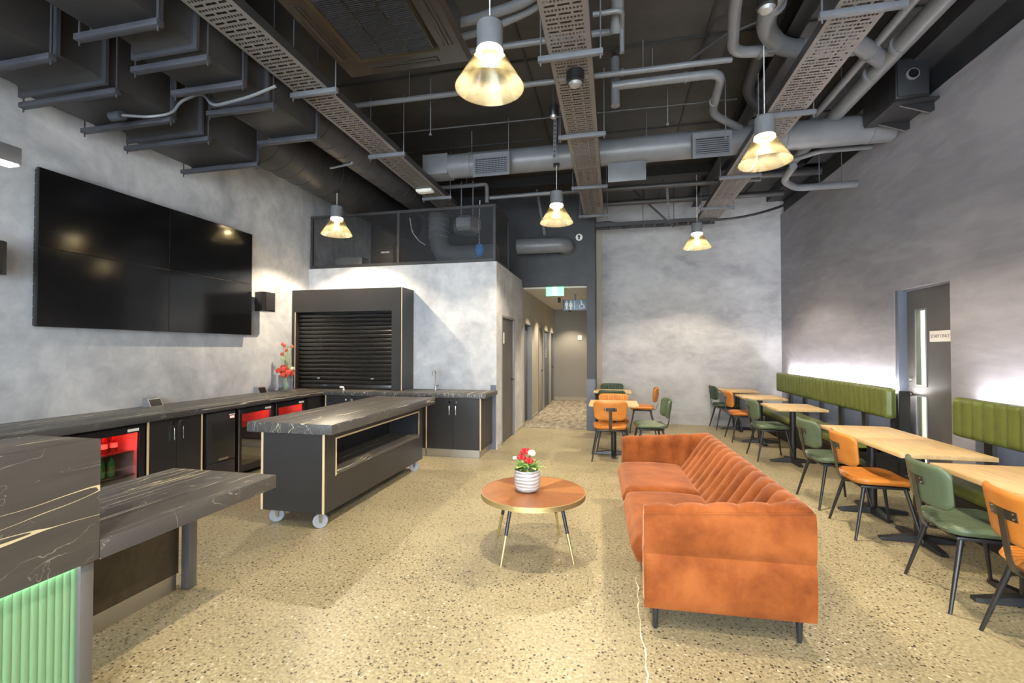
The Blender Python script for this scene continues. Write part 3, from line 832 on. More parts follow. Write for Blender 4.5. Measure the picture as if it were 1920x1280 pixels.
obj('handle', bx(XF + 0.006, XF + 0.02, 4.29, 4.42, 0.285, 0.305), 'steel', t)
obj('corner_filler', bx(-4.95, XF, 5.82, 6.76, 0.0, 0.835), 'charcoal_laminate', label='black corner filler panel below the worktop bend', cat='panel')

# bottles in the open fridge
def bottle(name, m, capm, h, r, x, y, z, label, group, first=[]):
    t = thing(name, label, 'bottle', (x, y, z), group)
    bm = nb(); lathe(bm, [(r * 0.9, 0), (r, 0.01), (r, h * 0.55), (r * 0.85, h * 0.65), (r * 0.38, h * 0.82), (r * 0.36, h * 0.95)], (x, y, z), 14, True, True)
    obj('glass_body', bm, m, t)
    bm = nb(); lathe(bm, [(r * 0.42, h * 0.93), (r * 0.42, h)], (x, y, z), 12, True, True); obj('cap', bm, capm, t)
    bm = nb(); lathe(bm, [(r * 1.01, h * 0.25), (r * 1.01, h * 0.48)], (x, y, z), 14); obj('paper_label', bm, 'white_plastic' if m == 'red_liquid' else 'leaf_green', t)
for i, o_ in enumerate(('first', 'second', 'third', 'fourth', 'fifth')):
    for j, row in enumerate(('front', 'back')):
        bottle('cola_bottle', 'red_liquid', 'flower_red', 0.19, 0.03, -4.46 - j * 0.12, 2.98 + i * 0.085, 0.582, '%s dark bottle from the left, %s row, upper shelf of the open bar fridge' % (o_, row), 'dark bottles on the upper fridge shelf')
        bottle('soda_bottle', 'green_glass', 'cap_purple', 0.19, 0.03, -4.46 - j * 0.12, 2.96 + i * 0.085, 0.372, '%s green bottle from the left, %s row, lower shelf of the open bar fridge' % (o_, row), 'green bottles on the lower fridge shelf')

# back run cabinets, fronts in the plane y = 6.15
def back_cabinet(x0, x1, label, edge_l=True, edge_r=True):
    t = thing('sink_cabinet', label, 'cabinet', ((x0 + x1) / 2, 6.45, 0), group='cabinets of the back counter')
    YF = 6.15
    obj('carcass', bx(x0 + 0.018, x1 - 0.018, YF + 0.02, 6.76, 0.11, 0.835), 'charcoal_laminate', t)
    for s, (a, e) in enumerate(((x0, edge_l), (x1 - 0.018, edge_r))):
        p_ = obj('side_panel', bx(a, a + 0.018, YF + 0.004, 6.76, 0.11, 0.838), 'charcoal_laminate', t)
        if e: obj('pale_edge', bx(a, a + 0.018, YF - 0.002, YF + 0.004, 0.11, 0.838), 'ply_edge', p_)
    obj('kick', bx(x0, x1 - 0.03 * edge_r, YF + 0.03, 6.74, 0.0, 0.11), 'steel', t)
    xm = (x0 + x1) / 2
    for k, (a, c) in enumerate(((x0 + 0.02, xm - 0.002), (xm + 0.002, x1 - 0.02))):
        d = obj('door', bx(a, c, YF, YF + 0.018, 0.115, 0.832), 'charcoal_laminate', t)
        hx = c - 0.045 if k == 0 else a + 0.045
        bm = nb(); handle_d(bm, lambda o, z: (hx, YF - o, z), 0.60, 0.73); obj('handle', bm, 'chrome', d)
        bm = nb(); disc(bm, (hx, YF - 0.004, 0.775), 0.016, (0, 1, 0), 0.01, 16); obj('lock', bm, 'chrome', d)
back_cabinet(-2.62, -1.80, 'black two door cabinet at the right end of the back counter')
back_cabinet(-4.24, -3.44, 'black two door cabinet below the servery hatch', True, False)
back_cabinet(-3.43, -2.63, 'black two door cabinet behind the mobile bar', False, False)

# things on the worktop
t = thing('sink_tap', 'slim chrome gooseneck tap on the back counter', 'tap', (-2.66, 6.62, CT))
bm = nb(); lathe(bm, [(0.028, 0), (0.028, 0.015), (0.016, 0.02), (0.016, 0.06)], (-2.66, 6.62, CT), 16, True, True); obj('tap_base', bm, 'chrome', t)
bm = nb(); tube(bm, [(-2.66, 6.62, CT + 0.05), (-2.66, 6.62, CT + 0.30), (-2.66, 6.50, CT + 0.30), (-2.66, 6.50, CT + 0.22)], 0.010, 10, 0.06); obj('spout', bm, 'chrome', t)
bm = nb(); tube(bm, [(-2.66, 6.62, CT + 0.05), (-2.61, 6.62, CT + 0.08)], 0.006, 8); obj('lever', bm, 'chrome', t)
t = thing('servery_tap', 'small white and black tap below the roller shutter', 'tap', (-4.0, 6.26, CT))
bm = nb(); tube(bm, [(-4.0, 6.26, CT), (-4.0, 6.26, CT + 0.05), (-4.04, 6.22, CT + 0.05)], 0.014, 10, 0.02); obj('spout', bm, 'white_plastic', t)
obj('lever', bx(-4.02, -3.92, 6.25, 6.27, CT + 0.062, CT + 0.075), 'black_plastic', t)
def popup(x, y, label):
    t = thing('power_outlet', label, 'outlet', (x, y, CT), group='tilted power outlets on the left worktop')
    bm = nb(); prism(bm, [(0, 0), (0.10, 0), (0.06, 0.085), (0, 0.095)], -0.075, 0.075, lambda u, v, h: (x + u, y + h, CT + 0.0005 + v)); obj('housing', bm, 'galvanised', t, smooth=0)
    bm = nb(); prism(bm, [(0.098, 0.008), (0.101, 0.009), (0.067, 0.078), (0.064, 0.077)], -0.062, 0.062, lambda u, v, h: (x + u, y + h, CT + v)); obj('socket_panel', bm, 'black_plastic', t, smooth=0)
popup(-4.96, 4.06, 'tilted black and grey outlet box in the middle of the left worktop')
popup(-4.96, 5.62, 'tilted black outlet box beside the flower vase')

# ================================================================== flowers
def leaf_quad(bm, base_, tip, w, bend=0.3):
    a, b_ = Vector(base_), Vector(tip); d = b_ - a
    side = d.cross(Vector((0, 0, 1)))
    if side.length < 1e-4: side = Vector((1, 0, 0))
    side = side.normalized() * w / 2
    up = side.cross(d).normalized() * d.length * bend * 0.3
    m1, m2 = a + d * 0.35 + up, a + d * 0.7 + up
    v = [bm.verts.new(q) for q in (a, m1 + side, m2 + side * 0.8, b_, m2 - side * 0.8, m1 - side)]
    c1, c2 = bm.verts.new(m1 - up * 0.25), bm.verts.new(m2 - up * 0.25)
    bm.faces.new((v[0], v[1], c1)); bm.faces.new((v[1], v[2], c2, c1)); bm.faces.new((v[2], v[3], c2))
    bm.faces.new((v[0], c1, v[5])); bm.faces.new((c1, c2, v[4], v[5])); bm.faces.new((c2, v[3], v[4]))

def rose(c, r, n=14, seed=0):
    rnd = random.Random(seed); bm = nb(); c = Vector(c)
    bmesh.ops.create_icosphere(bm, subdivisions=2, radius=r * 0.55, matrix=Matrix.Translation(c))
    for k in range(n):
        a = 2.4 * k; t = k / n
        d = Vector((math.cos(a), math.sin(a), 1.1 - 1.6 * t)).normalized()
        s = d.cross(Vector((0, 0, 1))).normalized(); u = s.cross(d)
        p = c + d * r * (0.55 + 0.35 * t); w = r * (0.45 + 0.25 * t)
        q = [p + s * w * math.cos(g) + u * w * math.sin(g) + d * (0.22 * r * math.cos(2 * g)) for g in [2 * PI * i / 7 for i in range(7)]]
        vs = [bm.verts.new(x) for x in q]; cc = bm.verts.new(p - d * r * 0.1)
        for i in range(7): bm.faces.new((vs[i], vs[(i + 1) % 7], cc))
    return bm

def coffee_flowers():
    x, y, z = -0.64, 3.43, 0.4505
    t = thing('flower_bowl', 'small round marbled pot of red and white flowers on the coffee table', 'flower pot', (x, y, z))
    bm = nb(); lathe(bm, [(0.055, 0), (0.085, 0.02), (0.098, 0.06), (0.099, 0.12), (0.094, 0.165), (0.088, 0.165), (0.085, 0.14), (0.02, 0.14)], (x, y, z), 32, True, True)
    obj('pot', bm, 'vase_marbled', t)
    rnd = random.Random(3); bm = nb(); bl = nb()
    for k in range(85):
        a = rnd.uniform(0, 2 * PI); r0 = rnd.uniform(0, 0.07); r1 = r0 + rnd.uniform(0.02, 0.09)
        h0 = z + 0.15 + rnd.uniform(0, 0.05); h1 = h0 + rnd.uniform(-0.01, 0.09) * (1.4 - r1 / 0.12)
        leaf_quad(bm if k % 3 else bl, (x + r0 * math.cos(a), y + r0 * math.sin(a), h0), (x + r1 * math.cos(a + rnd.uniform(-.4, .4)), y + r1 * math.sin(a), h1), rnd.uniform(0.02, 0.038))
    for k in range(14):
        a = rnd.uniform(0, 2 * PI); r1 = rnd.uniform(0.12, 0.19)
        leaf_quad(bl, (x + 0.05 * math.cos(a), y + 0.05 * math.sin(a), z + 0.18), (x + r1 * math.cos(a), y + r1 * math.sin(a), z + rnd.uniform(0.13, 0.24)), 0.012)
    obj('foliage', bm, 'leaf_green', t, kind='stuff'); obj('pale_foliage', bl, 'leaf_lime', t, kind='stuff')
    for i, (dx, dy, dz, m_) in enumerate(((-0.015, -0.03, 0.305, 'flower_red'), (-0.035, -0.045, 0.265, 'flower_red'), (0.025, -0.06, 0.245, 'flower_red'), (0.035, -0.02, 0.295, 'flower_cream'), (-0.005, 0.04, 0.29, 'flower_red'), (-0.09, -0.02, 0.25, 'flower_cream'))):
        obj('flower', rose((x + dx, y + dy, z + dz), 0.030 if i < 5 else 0.016, 14, i), m_, t)
def counter_flowers():
    x, y, z = -4.78, 5.97, CT
    t = thing('flower_vase', 'glass vase of red flowers and berries at the worktop corner', 'vase', (x, y, z))
    bm = nb()
    box(bm, x - 0.075, x + 0.075, y - 0.075, y + 0.075, z + 0.0005, z + 0.24, bev=0.012)
    obj('vase', bm, 'vase_glass', t)
    bm = nb(); rnd = random.Random(5)
    tips = [(-0.05, 0, 0.72), (0.03, 0.0, 0.66), (0.13, -0.03, 0.70), (-0.02, 0.02, 0.6), (0.0, -0.03, 0.45), (0.08, 0, 0.42), (-0.09, 0.0, 0.5)]
    for dx, dy, dz in tips: tube(bm, [(x + dx * 0.2, y + dy * 0.2, z + 0.02), (x + dx * 0.5, y + dy * 0.5, z + dz * 0.6), (x + dx, y + dy, z + dz)], 0.004, 6, 0.05)
    obj('stem', bm, 'leaf_lime', t)
    bm = nb()
    for k in range(60):
        dx, dy, dz = rnd.choice(tips); f_ = rnd.uniform(0.45, 1.0)
        b_ = Vector((x + dx * f_, y + dy * f_, z + dz * f_)); a = rnd.uniform(0, 2 * PI)
        leaf_quad(bm, b_, b_ + Vector((math.cos(a) * 0.06, math.sin(a) * 0.06, rnd.uniform(0.0, 0.05))), 0.02)
    obj('foliage', bm, 'leaf_lime', t, kind='stuff')
    for i, (dx, dy, dz, r) in enumerate(((-0.07, -0.04, 0.31, 0.055), (0.03, -0.06, 0.33, 0.05), (0.10, -0.05, 0.28, 0.06), (0.04, -0.08, 0.25, 0.05), (-0.02, -0.02, 0.36, 0.045), (0.12, 0.0, 0.34, 0.03))):
        obj('flower', rose((x + dx, y + dy, z + dz), r, 14, 20 + i), 'flower_coral' if i < 5 else 'flower_cream', t)
    for i, (dx, dz) in enumerate(((-0.05, 0.70), (-0.02, 0.68), (0.01, 0.61), (-0.06, 0.55), (0.11, 0.66))):
        bm = nb(); bmesh.ops.create_icosphere(bm, subdivisions=2, radius=0.024, matrix=Matrix.Translation((x + dx, y - 0.01, z + dz)) @ Matrix.Diagonal((1, 1, 1.15, 1)))
        obj('berry', bm, 'flower_coral', t)
coffee_flowers(); counter_flowers()

# ================================================================== video wall and wall speakers
t = thing('video_wall', 'large black two by two video wall on the left plaster wall', 'screen', (-4.95, 4.22, 1.72))
Y0, YM, Y1, ZB, ZM, ZT = 3.0, 4.215, 5.43, 1.72, 2.42, 3.12
for a, c in ((Y0, YM), (YM, Y1)):
    for z0, z1 in ((ZB, ZM), (ZM, ZT)):
        p_ = obj('display_panel', bx(-4.935, -4.90, a + 0.001, c - 0.001, z0 + 0.001, z1 - 0.001, bev=0.002), 'black_plastic', t)
        obj('screen', bx(-4.8999, -4.8985, a + 0.005, c - 0.005, z0 + 0.005, z1 - 0.005), 'screen_black', p_)
obj('back_case', bx(-4.965, -4.9355, Y0 + 0.01, Y1 - 0.01, ZB + 0.01, ZT - 0.01), 'charcoal_laminate', t)
obj('wall_bracket', bx(-4.999, -4.9655, Y0 + 0.25, Y1 - 0.25, ZB + 0.2, ZT - 0.2), 'black_metal', t)
bm = nb()
for k in range(14): disc(bm, (-4.95, Y0 + 0.008, ZB + 0.08 + k * 0.098), 0.006, (0, 1, 0), 0.008, 8)
obj('side_screws', bm, 'chrome', t)
def wall_speaker(y, z, label):
    t = thing('wall_speaker', label, 'speaker', (-4.9, y, z), group='black wall speakers beside the video wall')
    bm = nb(); prism(bm, [(-0.02, -0.09), (0.13, -0.13), (0.155, -0.09), (0.155, 0.09), (0.13, 0.13), (-0.02, 0.09)], z, z + 0.27, lambda u, v, h: (-4.92 + u, y + v, h)); obj('case', bm, 'black_plastic', t, smooth=0)
    obj('grille', bx(-4.764, -4.758, y - 0.085, y + 0.085, z + 0.015, z + 0.255), 'charcoal_laminate', t)
    obj('bracket', bx(-4.999, -4.941, y - 0.03, y + 0.03, z + 0.09, z + 0.18), 'black_metal', t)
wall_speaker(5.62, 2.06, 'black wedge speaker right of the video wall')
wall_speaker(2.60, 2.12, 'black wedge speaker at the picture edge left of the video wall')
t = thing('linear_pendant', 'long grey box light with bright underside hanging at the left edge', 'pendant light', (-4.1, 1.6, 2.8))
obj('housing', bx(-4.16, -4.05, 0.9, 2.38, 2.812, 2.93, bev=0.003), 'galvanised', t)
obj('diffuser', bx(-4.152, -4.058, 0.91, 2.37, 2.80, 2.8119), 'tube_glow', t)
bm = nb()
for y in (1.0, 2.26): tube(bm, [(-4.105, y, 2.93), (-4.105, y, 3.63)], 0.003, 6)
tube(bm, [(-4.105, 2.26, 2.94), (-4.13, 2.23, 3.05), (-4.09, 2.24, 3.3), (-4.10, 2.26, 3.63)], 0.005, 6, 0.1)
obj('suspension_cable', bm, 'cable_white', t)

# ================================================================== mobile bar on castors
t = thing('mobile_bar', 'black mobile bar with dark veined stone top, side niche and grey castors', 'bar', (-2.66, 4.5, 0))
BX0, BX1, BY0, BY1, BZ0, BZ1 = -3.00, -2.38, 3.45, 5.48, 0.132, 0.815
NY0, NY1, NZ0, NZ1 = 3.62, 5.36, 0.43, 0.735
obj('stone_top', bx(-3.08, -2.26, 3.37, 5.60, BZ1 + 0.0005, 0.90, bev=0.003), 'stone_laminate', t)
obj('end_panel', bx(BX0 + 0.02, BX1 - 0.02, BY0, BY0 + 0.02, BZ0, BZ1), 'charcoal_laminate', t)
obj('end_panel', bx(BX0 + 0.02, BX1 - 0.02, BY1 - 0.02, BY1, BZ0, BZ1), 'charcoal_laminate', t)
obj('back_panel', bx(BX0, BX0 + 0.02, BY0 + 0.001, BY1, BZ0, BZ1), 'charcoal_laminate', t)
bm = nb()
box(bm, BX1 - 0.02, BX1, BY0 + 0.001, NY0, BZ0, BZ1); box(bm, BX1 - 0.02, BX1, NY1, BY1, BZ0, BZ1)
box(bm, BX1 - 0.02, BX1, NY0, NY1, BZ0, NZ0); box(bm, BX1 - 0.02, BX1, NY0, NY1, NZ1, BZ1)
obj('front_panel', bm, 'charcoal_laminate', t)
bm = nb()
box(bm, -2.80, -2.78, NY0, NY1, NZ0, NZ1); box(bm, -2.78, BX1 - 0.021, NY0 - 0.02, NY0, NZ0 - 0.02, NZ1 + 0.02)
box(bm, -2.78, BX1 - 0.021, NY1, NY1 + 0.02, NZ0 - 0.02, NZ1 + 0.02); box(bm, -2.78, BX1 - 0.021, NY0, NY1, NZ1, NZ1 + 0.02)
obj('niche_lining', bm, 'carcass_inner', t)
obj('niche_shelf', bx(-2.78, BX1 + 0.012, NY0 + 0.001, NY1 - 0.001, NZ0 - 0.0, NZ0 + 0.035), 'stone_laminate', t)
obj('bottom_panel', bx(BX0 + 0.02, BX1 - 0.02, BY0 + 0.02, BY1 - 0.02, BZ0, BZ0 + 0.02), 'carcass_inner', t)
for nm, a in (('niche_edge', (BX1, BX1 + 0.004, NY0 - 0.014, NY0, NZ0 - 0.014, NZ1 + 0.014)), ('niche_edge', (BX1, BX1 + 0.004, NY1, NY1 + 0.014, NZ0, NZ1 + 0.014)), ('niche_edge', (BX1, BX1 + 0.004, NY0, NY1, NZ1, NZ1 + 0.014)),
              ('corner_edge', (BX1 - 0.02, BX1 + 0.0005, BY0 - 0.002, BY0 + 0.001, BZ0, BZ1)), ('corner_edge', (BX0 - 0.0005, BX0 + 0.02, BY0 - 0.002, BY0 + 0.001, BZ0, BZ1))):
    obj(nm, bx(*a), 'ply_edge', t)
for x, y in ((-2.92, 3.55), (-2.45, 3.50), (-2.92, 5.38), (-2.45, 5.38)):
    w_ = nb(); disc(w_, (x, y, 0.060), 0.060, (0.5, -0.85, 0), 0.034, 28)
    cst = obj('castor', w_, 'caster_grey', t)
    bm = nb(); disc(bm, (x, y, 0.060), 0.018, (0.5, -0.85, 0), 0.040, 16); obj('hub', bm, 'galvanised', cst)
    bm = nb()
    d = Vector((0.5, -0.85, 0)).normalized()
    for s in (-1, 1):
        c = Vector((x, y, 0.060)) + d * 0.024 * s
        bar(bm, [c + Vector((0, 0, -0.012)), c + Vector((0, 0, 0.064))], 0.035, 0.004)
    box(bm, x - 0.035, x + 0.035, y - 0.03, y + 0.03, 0.124, 0.1318)
    obj('fork', bm, 'steel', cst)

# ================================================================== reception counter in the left foreground
t = thing('reception_counter', 'tall dark veined stone counter with backlit green ribbed front', 'counter', (-2.27, 0.6, 0))
obj('stone_block', bx(-2.46, -2.08, -0.6, 1.50, 0.655, 1.15, bev=0.002), 'stone_laminate', t)
bm = nb()                                           # fluted sheet: half-round ribs
y = -0.6
prof = []
while y < 1.44:
    for k in range(5):
        a = PI * k / 5
        prof.append((-2.125 - 0.0 + 0.005 * math.sin(a), y + 0.024 * (1 - math.cos(a)) / 2))
    y += 0.026
v0 = [bm.verts.new((u, v_, 0.0)) for u, v_ in prof]; v1 = [bm.verts.new((u, v_, 0.64)) for u, v_ in prof]
for k in range(len(prof) - 1): bm.faces.new((v0[k], v0[k + 1], v1[k + 1], v1[k]))
obj('ribbed_panel', bm, 'ribbed_green', t, smooth=80)
obj('led_strip', bx(-2.116, -2.106, -0.6, 1.44, 0.647, 0.6545), 'led_green', t, label='green white light strip under the stone edge')
obj('corner_post', bx(-2.16, -2.10, 1.445, 1.495, 0.0, 0.654, bev=0.003), 'door_grey', t)
obj('inner_body', bx(-2.44, -2.16, -0.6, 1.44, 0.0, 0.654), 'charcoal_laminate', t)
t = thing('low_counter', 'low dark veined stone shelf on a bronze panel beside the tall counter', 'counter', (-2.46, 2.0, 0))
obj('stone_top', bx(-2.87, -2.08, 1.503, 2.52, 0.65, 0.73, bev=0.002), 'stone_laminate', t)
obj('modesty_panel', bx(-2.74, -2.70, 1.503, 2.41, 0.105, 0.6495), 'bronze_panel', t)
obj('kick_plate', bx(-2.74, -2.705, 1.503, 2.40, 0.0, 0.1045), 'steel', t)
bm = nb(); box(bm, -2.69, -2.625, 2.415, 2.475, 0.0, 0.6495, bev=0.008); obj('leg', bm, 'door_grey', t)

# ================================================================== coffee table
cx_, cy_ = -0.60, 3.46
t = thing('coffee_table', 'round walnut coffee table with brass rim and black and brass legs', 'table', (cx_, cy_, 0))
bm = nb(); lathe(bm, [(0.0001, 0.4495), (0.388, 0.4495), (0.388, 0.42), (0.0001, 0.42)], (cx_, cy_, 0), 64); obj('veneer_top', bm, 'walnut_wedges', t, smooth=20)
bm = nb(); lathe(bm, [(0.3885, 0.4502), (0.396, 0.4502), (0.396, 0.415), (0.3885, 0.415)], (cx_, cy_, 0), 64); obj('brass_rim', bm, 'brass', t, smooth=20)
for a in (math.radians(-119), math.radians(-27), math.radians(63), math.radians(153)):
    dx, dy = math.cos(a), math.sin(a)
    top = Vector((cx_ + dx * 0.25, cy_ + dy * 0.25, 0.419)); bot = Vector((cx_ + dx * 0.36, cy_ + dy * 0.36, 0.0)); md = top.lerp(bot, 0.52)
    bm = nb(); tube(bm, [top, md], 0.014, 14, r2=0.0125); lg = obj('leg', bm, 'black_metal', t)
    bm = nb(); tube(bm, [md, bot], 0.0128, 14, r2=0.008); obj('brass_tip', bm, 'brass', lg)

# ================================================================== sofa
def channel_sweep(bm, sec, n_vis, length, n_ch, f, d=0.012, per=8, slope=None):
    """closed section (a, z) swept along s; first n_vis points carry the channels"""
    n = len(sec)
    nrm = []
    for i in range(n):
        p, q = sec[i - 1], sec[(i + 1) % n]
        tx, tz = q[0] - p[0], q[1] - p[1]; L_ = math.hypot(tx, tz) or 1
        nrm.append((tz / L_, -tx / L_))
    steps = n_ch * per
    rings = []
    for k in range(steps + 1):
        s = k / steps; ph = (k % per) / per
        g = (1 - math.sin(PI * ph)) ** 1.6 if k not in (0, steps) else 1.0
        ring = []
        for i, (a, z) in enumerate(sec):
            off = -d * g * (1.0 if i < 5 else 0.3) if 0 < i < n_vis else 0.0
            zz = z + (slope(s, z) if slope else 0)
            ring.append(bm.verts.new(f(s * length, a + nrm[i][0] * off * -1, zz + nrm[i][1] * off * -1)))
        rings.append(ring)
    for r0, r1 in zip(rings, rings[1:]):
        for i in range(n): bm.faces.new((r0[i], r0[(i + 1) % n], r1[(i + 1) % n], r1[i]))
    bm.faces.new(rings[0]); bm.faces.new(rings[-1][::-1])
    return bm

def make_sofa():
    t = thing('sofa', 'rust orange velvet channel-tufted sofa on slim black legs', 'sofa', (0, 0, 0))
    HX, HY = 0.42, 1.07
    slope = lambda s, z: (0.055 * s - 0.03) * max(0, (z - 0.45) / 0.25)
    # back: inner face channels, rolls over the top
    sec = [(0.10, 0.40), (0.165, 0.50), (0.22, 0.58), (0.265, 0.645), (0.30, 0.695), (0.345, 0.722), (0.39, 0.722), (0.414, 0.705), (0.42, 0.68), (0.42, 0.40)]
    bm = nb(); channel_sweep(bm, sec, 8, 2 * HY - 0.02, 15, lambda s, a, z: (a, -HY + 0.01 + s, z), 0.026); obj('backrest', bm, 'velvet_rust', t, smooth=60)
    for sgn in (-1, 1):
        sec = [(-0.16, 0.38), (-0.157, 0.50), (-0.150, 0.60), (-0.135, 0.655), (-0.105, 0.69), (-0.065, 0.702), (-0.03, 0.695), (-0.006, 0.675), (0.0, 0.655), (0.0, 0.38)]
        bm = nb(); channel_sweep(bm, sec, 8, 2 * HX - 0.03, 5, lambda s, a, z: (-HX + s, sgn * (HY + a), z), 0.040, 10, slope); obj('armrest', bm, 'velvet_rust', t, smooth=60)
        # outer arm panel, stitched into an upper and a lower half
        for z0, z1 in ((0.135, 0.425), (0.4255, 0.665)):
            bm = nb()
            nxx, nzz = 12, 6; g = []
            for i in range(nxx + 1):
                row = []
                for j in range(nzz + 1):
                    u, v = i / nxx, j / nzz
                    bul = 0.032 * (math.sin(PI * v) ** 0.5) * (0.4 + 0.6 * math.sin(PI * u) ** 0.4)
                    z = z0 + (z1 - z0) * v
                    z += slope(u, z)
                    row.append(bm.verts.new((-HX + 2 * HX * u, sgn * (HY + bul), z)))
                g.append(row)
            for i in range(nxx):
                for j in range(nzz): bm.faces.new((g[i][j], g[i + 1][j], g[i + 1][j + 1], g[i][j + 1]))
            obj('arm_panel', bm, 'velvet_rust', t, smooth=80)
        bm = nb(); box(bm, -HX, HX, sgn * HY - (0.14 if sgn > 0 else -0.0), sgn * HY + (0.0 if sgn > 0 else 0.14), 0.135, 0.45, bev=0.012); obj('arm_base', bm, 'velvet_rust', t)
        bm = nb(); tube(bm, [(-HX, sgn * (HY + 0.003), 0.14), (-HX, sgn * (HY + 0.003), 0.638), (HX - 0.01, sgn * (HY + 0.003), 0.686)], 0.0045, 8, 0.01); obj('piping', bm, 'velvet_rust', t)
    obj('base', bx(-HX + 0.03, HX, -HY + 0.14, HY - 0.14, 0.135, 0.30, bev=0.012), 'velvet_rust', t)
    obj('back_panel', bx(HX - 0.05, HX + 0.004, -HY, HY, 0.135, 0.66, bev=0.015, seg=3), 'velvet_rust', t)
    for y0, y1 in ((-HY + 0.145, -0.002), (0.002, HY - 0.145)):
        bm = nb()
        pad(bm, 0.60, y1 - y0, 0.06, 0.165, lambda u, v, h: (-0.175 + u, (y0 + y1) / 2 + v, 0.36 + h + (0.018 * (1 - (u / 0.3) ** 2) if h > 0 else 0)), edge=0.07, nx=20, ny=22)
        obj('seat_cushion', bm, 'velvet_rust', t, smooth=80)
    for x in (-HX + 0.06, HX - 0.06):
        for y in (-HY + 0.06, HY - 0.06):
            bm = nb(); tube(bm, [(x, y, 0.135), (x, y, 0.0)], 0.020, 14, r2=0.011); obj('leg', bm, 'black_metal', t)
    t.location = (0.54, 3.67, 0); t.rotation_euler = (0, 0, math.radians(2.2))
make_sofa()

# ================================================================== cafe chairs and tables
def make_chair(leather_name):
    t = thing('cafe_chair', None, 'chair', (0, 0, 0))
    bm = nb()
    pad(bm, 0.455, 0.43, 0.11, 0.055, lambda u, v, h: (u * (1 + 0.05 * v / 0.43), v, 0.452 + h + 0.012 * (abs(u) / 0.22) ** 2 - 0.010 * (v / 0.215 > 0.6) * (v / 0.215 - 0.6)), ribs=13, rib_d=0.007, edge=0.04, ny=12)
    obj('seat', bm, leather_name, t, smooth=70)
    def fb(u, v, h):
        bend = 0.055 * (u / 0.21) ** 2
        y = -0.262 - 0.16 * v + bend + h
        return (u, y, 0.695 + v * 0.985)
    bm = nb()
    pad(bm, 0.445, 0.27, 0.065, 0.038, fb, ribs=13, rib_d=0.006, edge=0.028, ny=12, taper=0.12)
    obj('backrest', bm, leather_name, t, smooth=70)
    bm = nb()
    box(bm, -0.185, 0.185, -0.165, 0.17, 0.403, 0.424, bev=0.004)
    obj('seat_frame', bm, 'black_metal', t)
    for sx in (-1, 1):
        for y0, y1 in ((0.145, 0.225), (-0.14, -0.235)):
            bm = nb(); tube(bm, [(sx * 0.17, y0, 0.41), (sx * 0.248, y1, 0.0)], 0.0155, 12, r2=0.0095); obj('leg', bm, 'black_metal', t)
    bm = nb(); bar(bm, [(0, -0.10, 0.412), (0, -0.235, 0.412), (0, -0.262, 0.50), (0, -0.293, 0.735)], 0.042, 0.006, 0.03)
    st = obj('back_support', bm, 'bracket_metal', t)
    bm = nb()
    def fp(u, v, h): return (u, -0.2905 - 0.16 * v + 0.055 * (u / 0.21) ** 2 + h, 0.715 + v)
    for k in range(6):
        a, c = -0.085 + 0.17 * k / 6, -0.085 + 0.17 * (k + 1) / 6
        prism(bm, [(a, -0.024), (c, -0.024), (c, 0.024), (a, 0.024)], 0.0, 0.005, fp)
    pl = obj('back_plate', bm, 'bracket_metal', st)
    bm = nb()
    for u in (-0.07, 0.07):
        for v in (-0.012, 0.012): disc(bm, fp(u, v, -0.002), 0.005, (0, 1, 0), 0.005, 10)
    bolts = obj('bolts', bm, 'chrome', st)
    return t

def make_table():
    t = thing('cafe_table', None, 'table', (0, 0, 0))
    obj('table_top', bx(-0.30, 0.30, -0.338, 0.338, 0.722, 0.752, bev=0.002), 'oak_top', t)
    obj('top_plate', bx(-0.17, 0.17, -0.17, 0.17, 0.712, 0.7215), 'black_metal', t)
    bm = nb(); tube(bm, [(0, 0, 0.035), (0, 0, 0.712)], 0.038, 20); obj('column', bm, 'black_metal', t)
    for k in range(4):
        a = k * PI / 2 + PI / 4 * 0
        ca, sa = math.cos(a), math.sin(a)
        bm = nb()
        sec = [(0.0, 0.042, 0.062), (0.12, 0.034, 0.048), (0.24, 0.030, 0.030), (0.28, 0.026, 0.026)]
        rings = []
        for r, w_, h in sec:
            rings.append([bm.verts.new((ca * r - sa * s * w_, sa * r + ca * s * w_, z)) for s, z in ((-1, 0.006), (1, 0.006), (0.8, h), (-0.8, h))])
        for r0, r1 in zip(rings, rings[1:]):
            for i in range(4): bm.faces.new((r0[i], r0[(i + 1) % 4], r1[(i + 1) % 4], r1[i]))
        bm.faces.new(rings[0]); bm.faces.new(rings[-1][::-1])
        ft = obj('base_foot', bm, 'black_metal', t, smooth=0)
        bm = nb(); disc(bm, (ca * 0.255, sa * 0.255, 0.003), 0.016, (0, 0, 1), 0.006, 12); obj('glide', bm, 'black_plastic', ft)
    return t

green = make_chair('leather_green'); tan = make_chair('leather_tan'); darkg = make_chair('leather_dark_green')
used = set()
def place_chair(proto, x, y, rz, label):
    o = proto if proto.name not in used else copy_tree(proto)
    used.add(proto.name)
    o.location = (x, y, 0); o.rotation_euler = (0, 0, rz)
    tag(o, label, 'chair', 'cafe chairs with black legs')
R_ = math.radians
E_ = -PI / 2          # facing the right wall
place_chair(green, 2.12, 5.14, E_ + R_(2), 'green leather chair behind the sofa, far half of the joined double table')
place_chair(tan, 2.12, 4.42, E_ - R_(2), 'tan leather chair behind the sofa, near half of the joined double table')
place_chair(green, 2.14, 3.37, E_ - R_(5), 'green leather chair nearest the camera, in front of the cut off table')
place_chair(tan, 2.16, 2.74, E_ - R_(3), 'tan leather chair cut off by the right picture edge')
place_chair(green, 2.13, 7.05, E_ + R_(1), 'green leather chair at the single table just beyond the double table')
place_chair(tan, 2.12, 8.36, E_, 'tan leather chair in the far right corner beside the long banquette')
place_chair(darkg, 2.10, 9.50, E_ + R_(3), 'dark green leather chair against the end wall by the last banquette table')
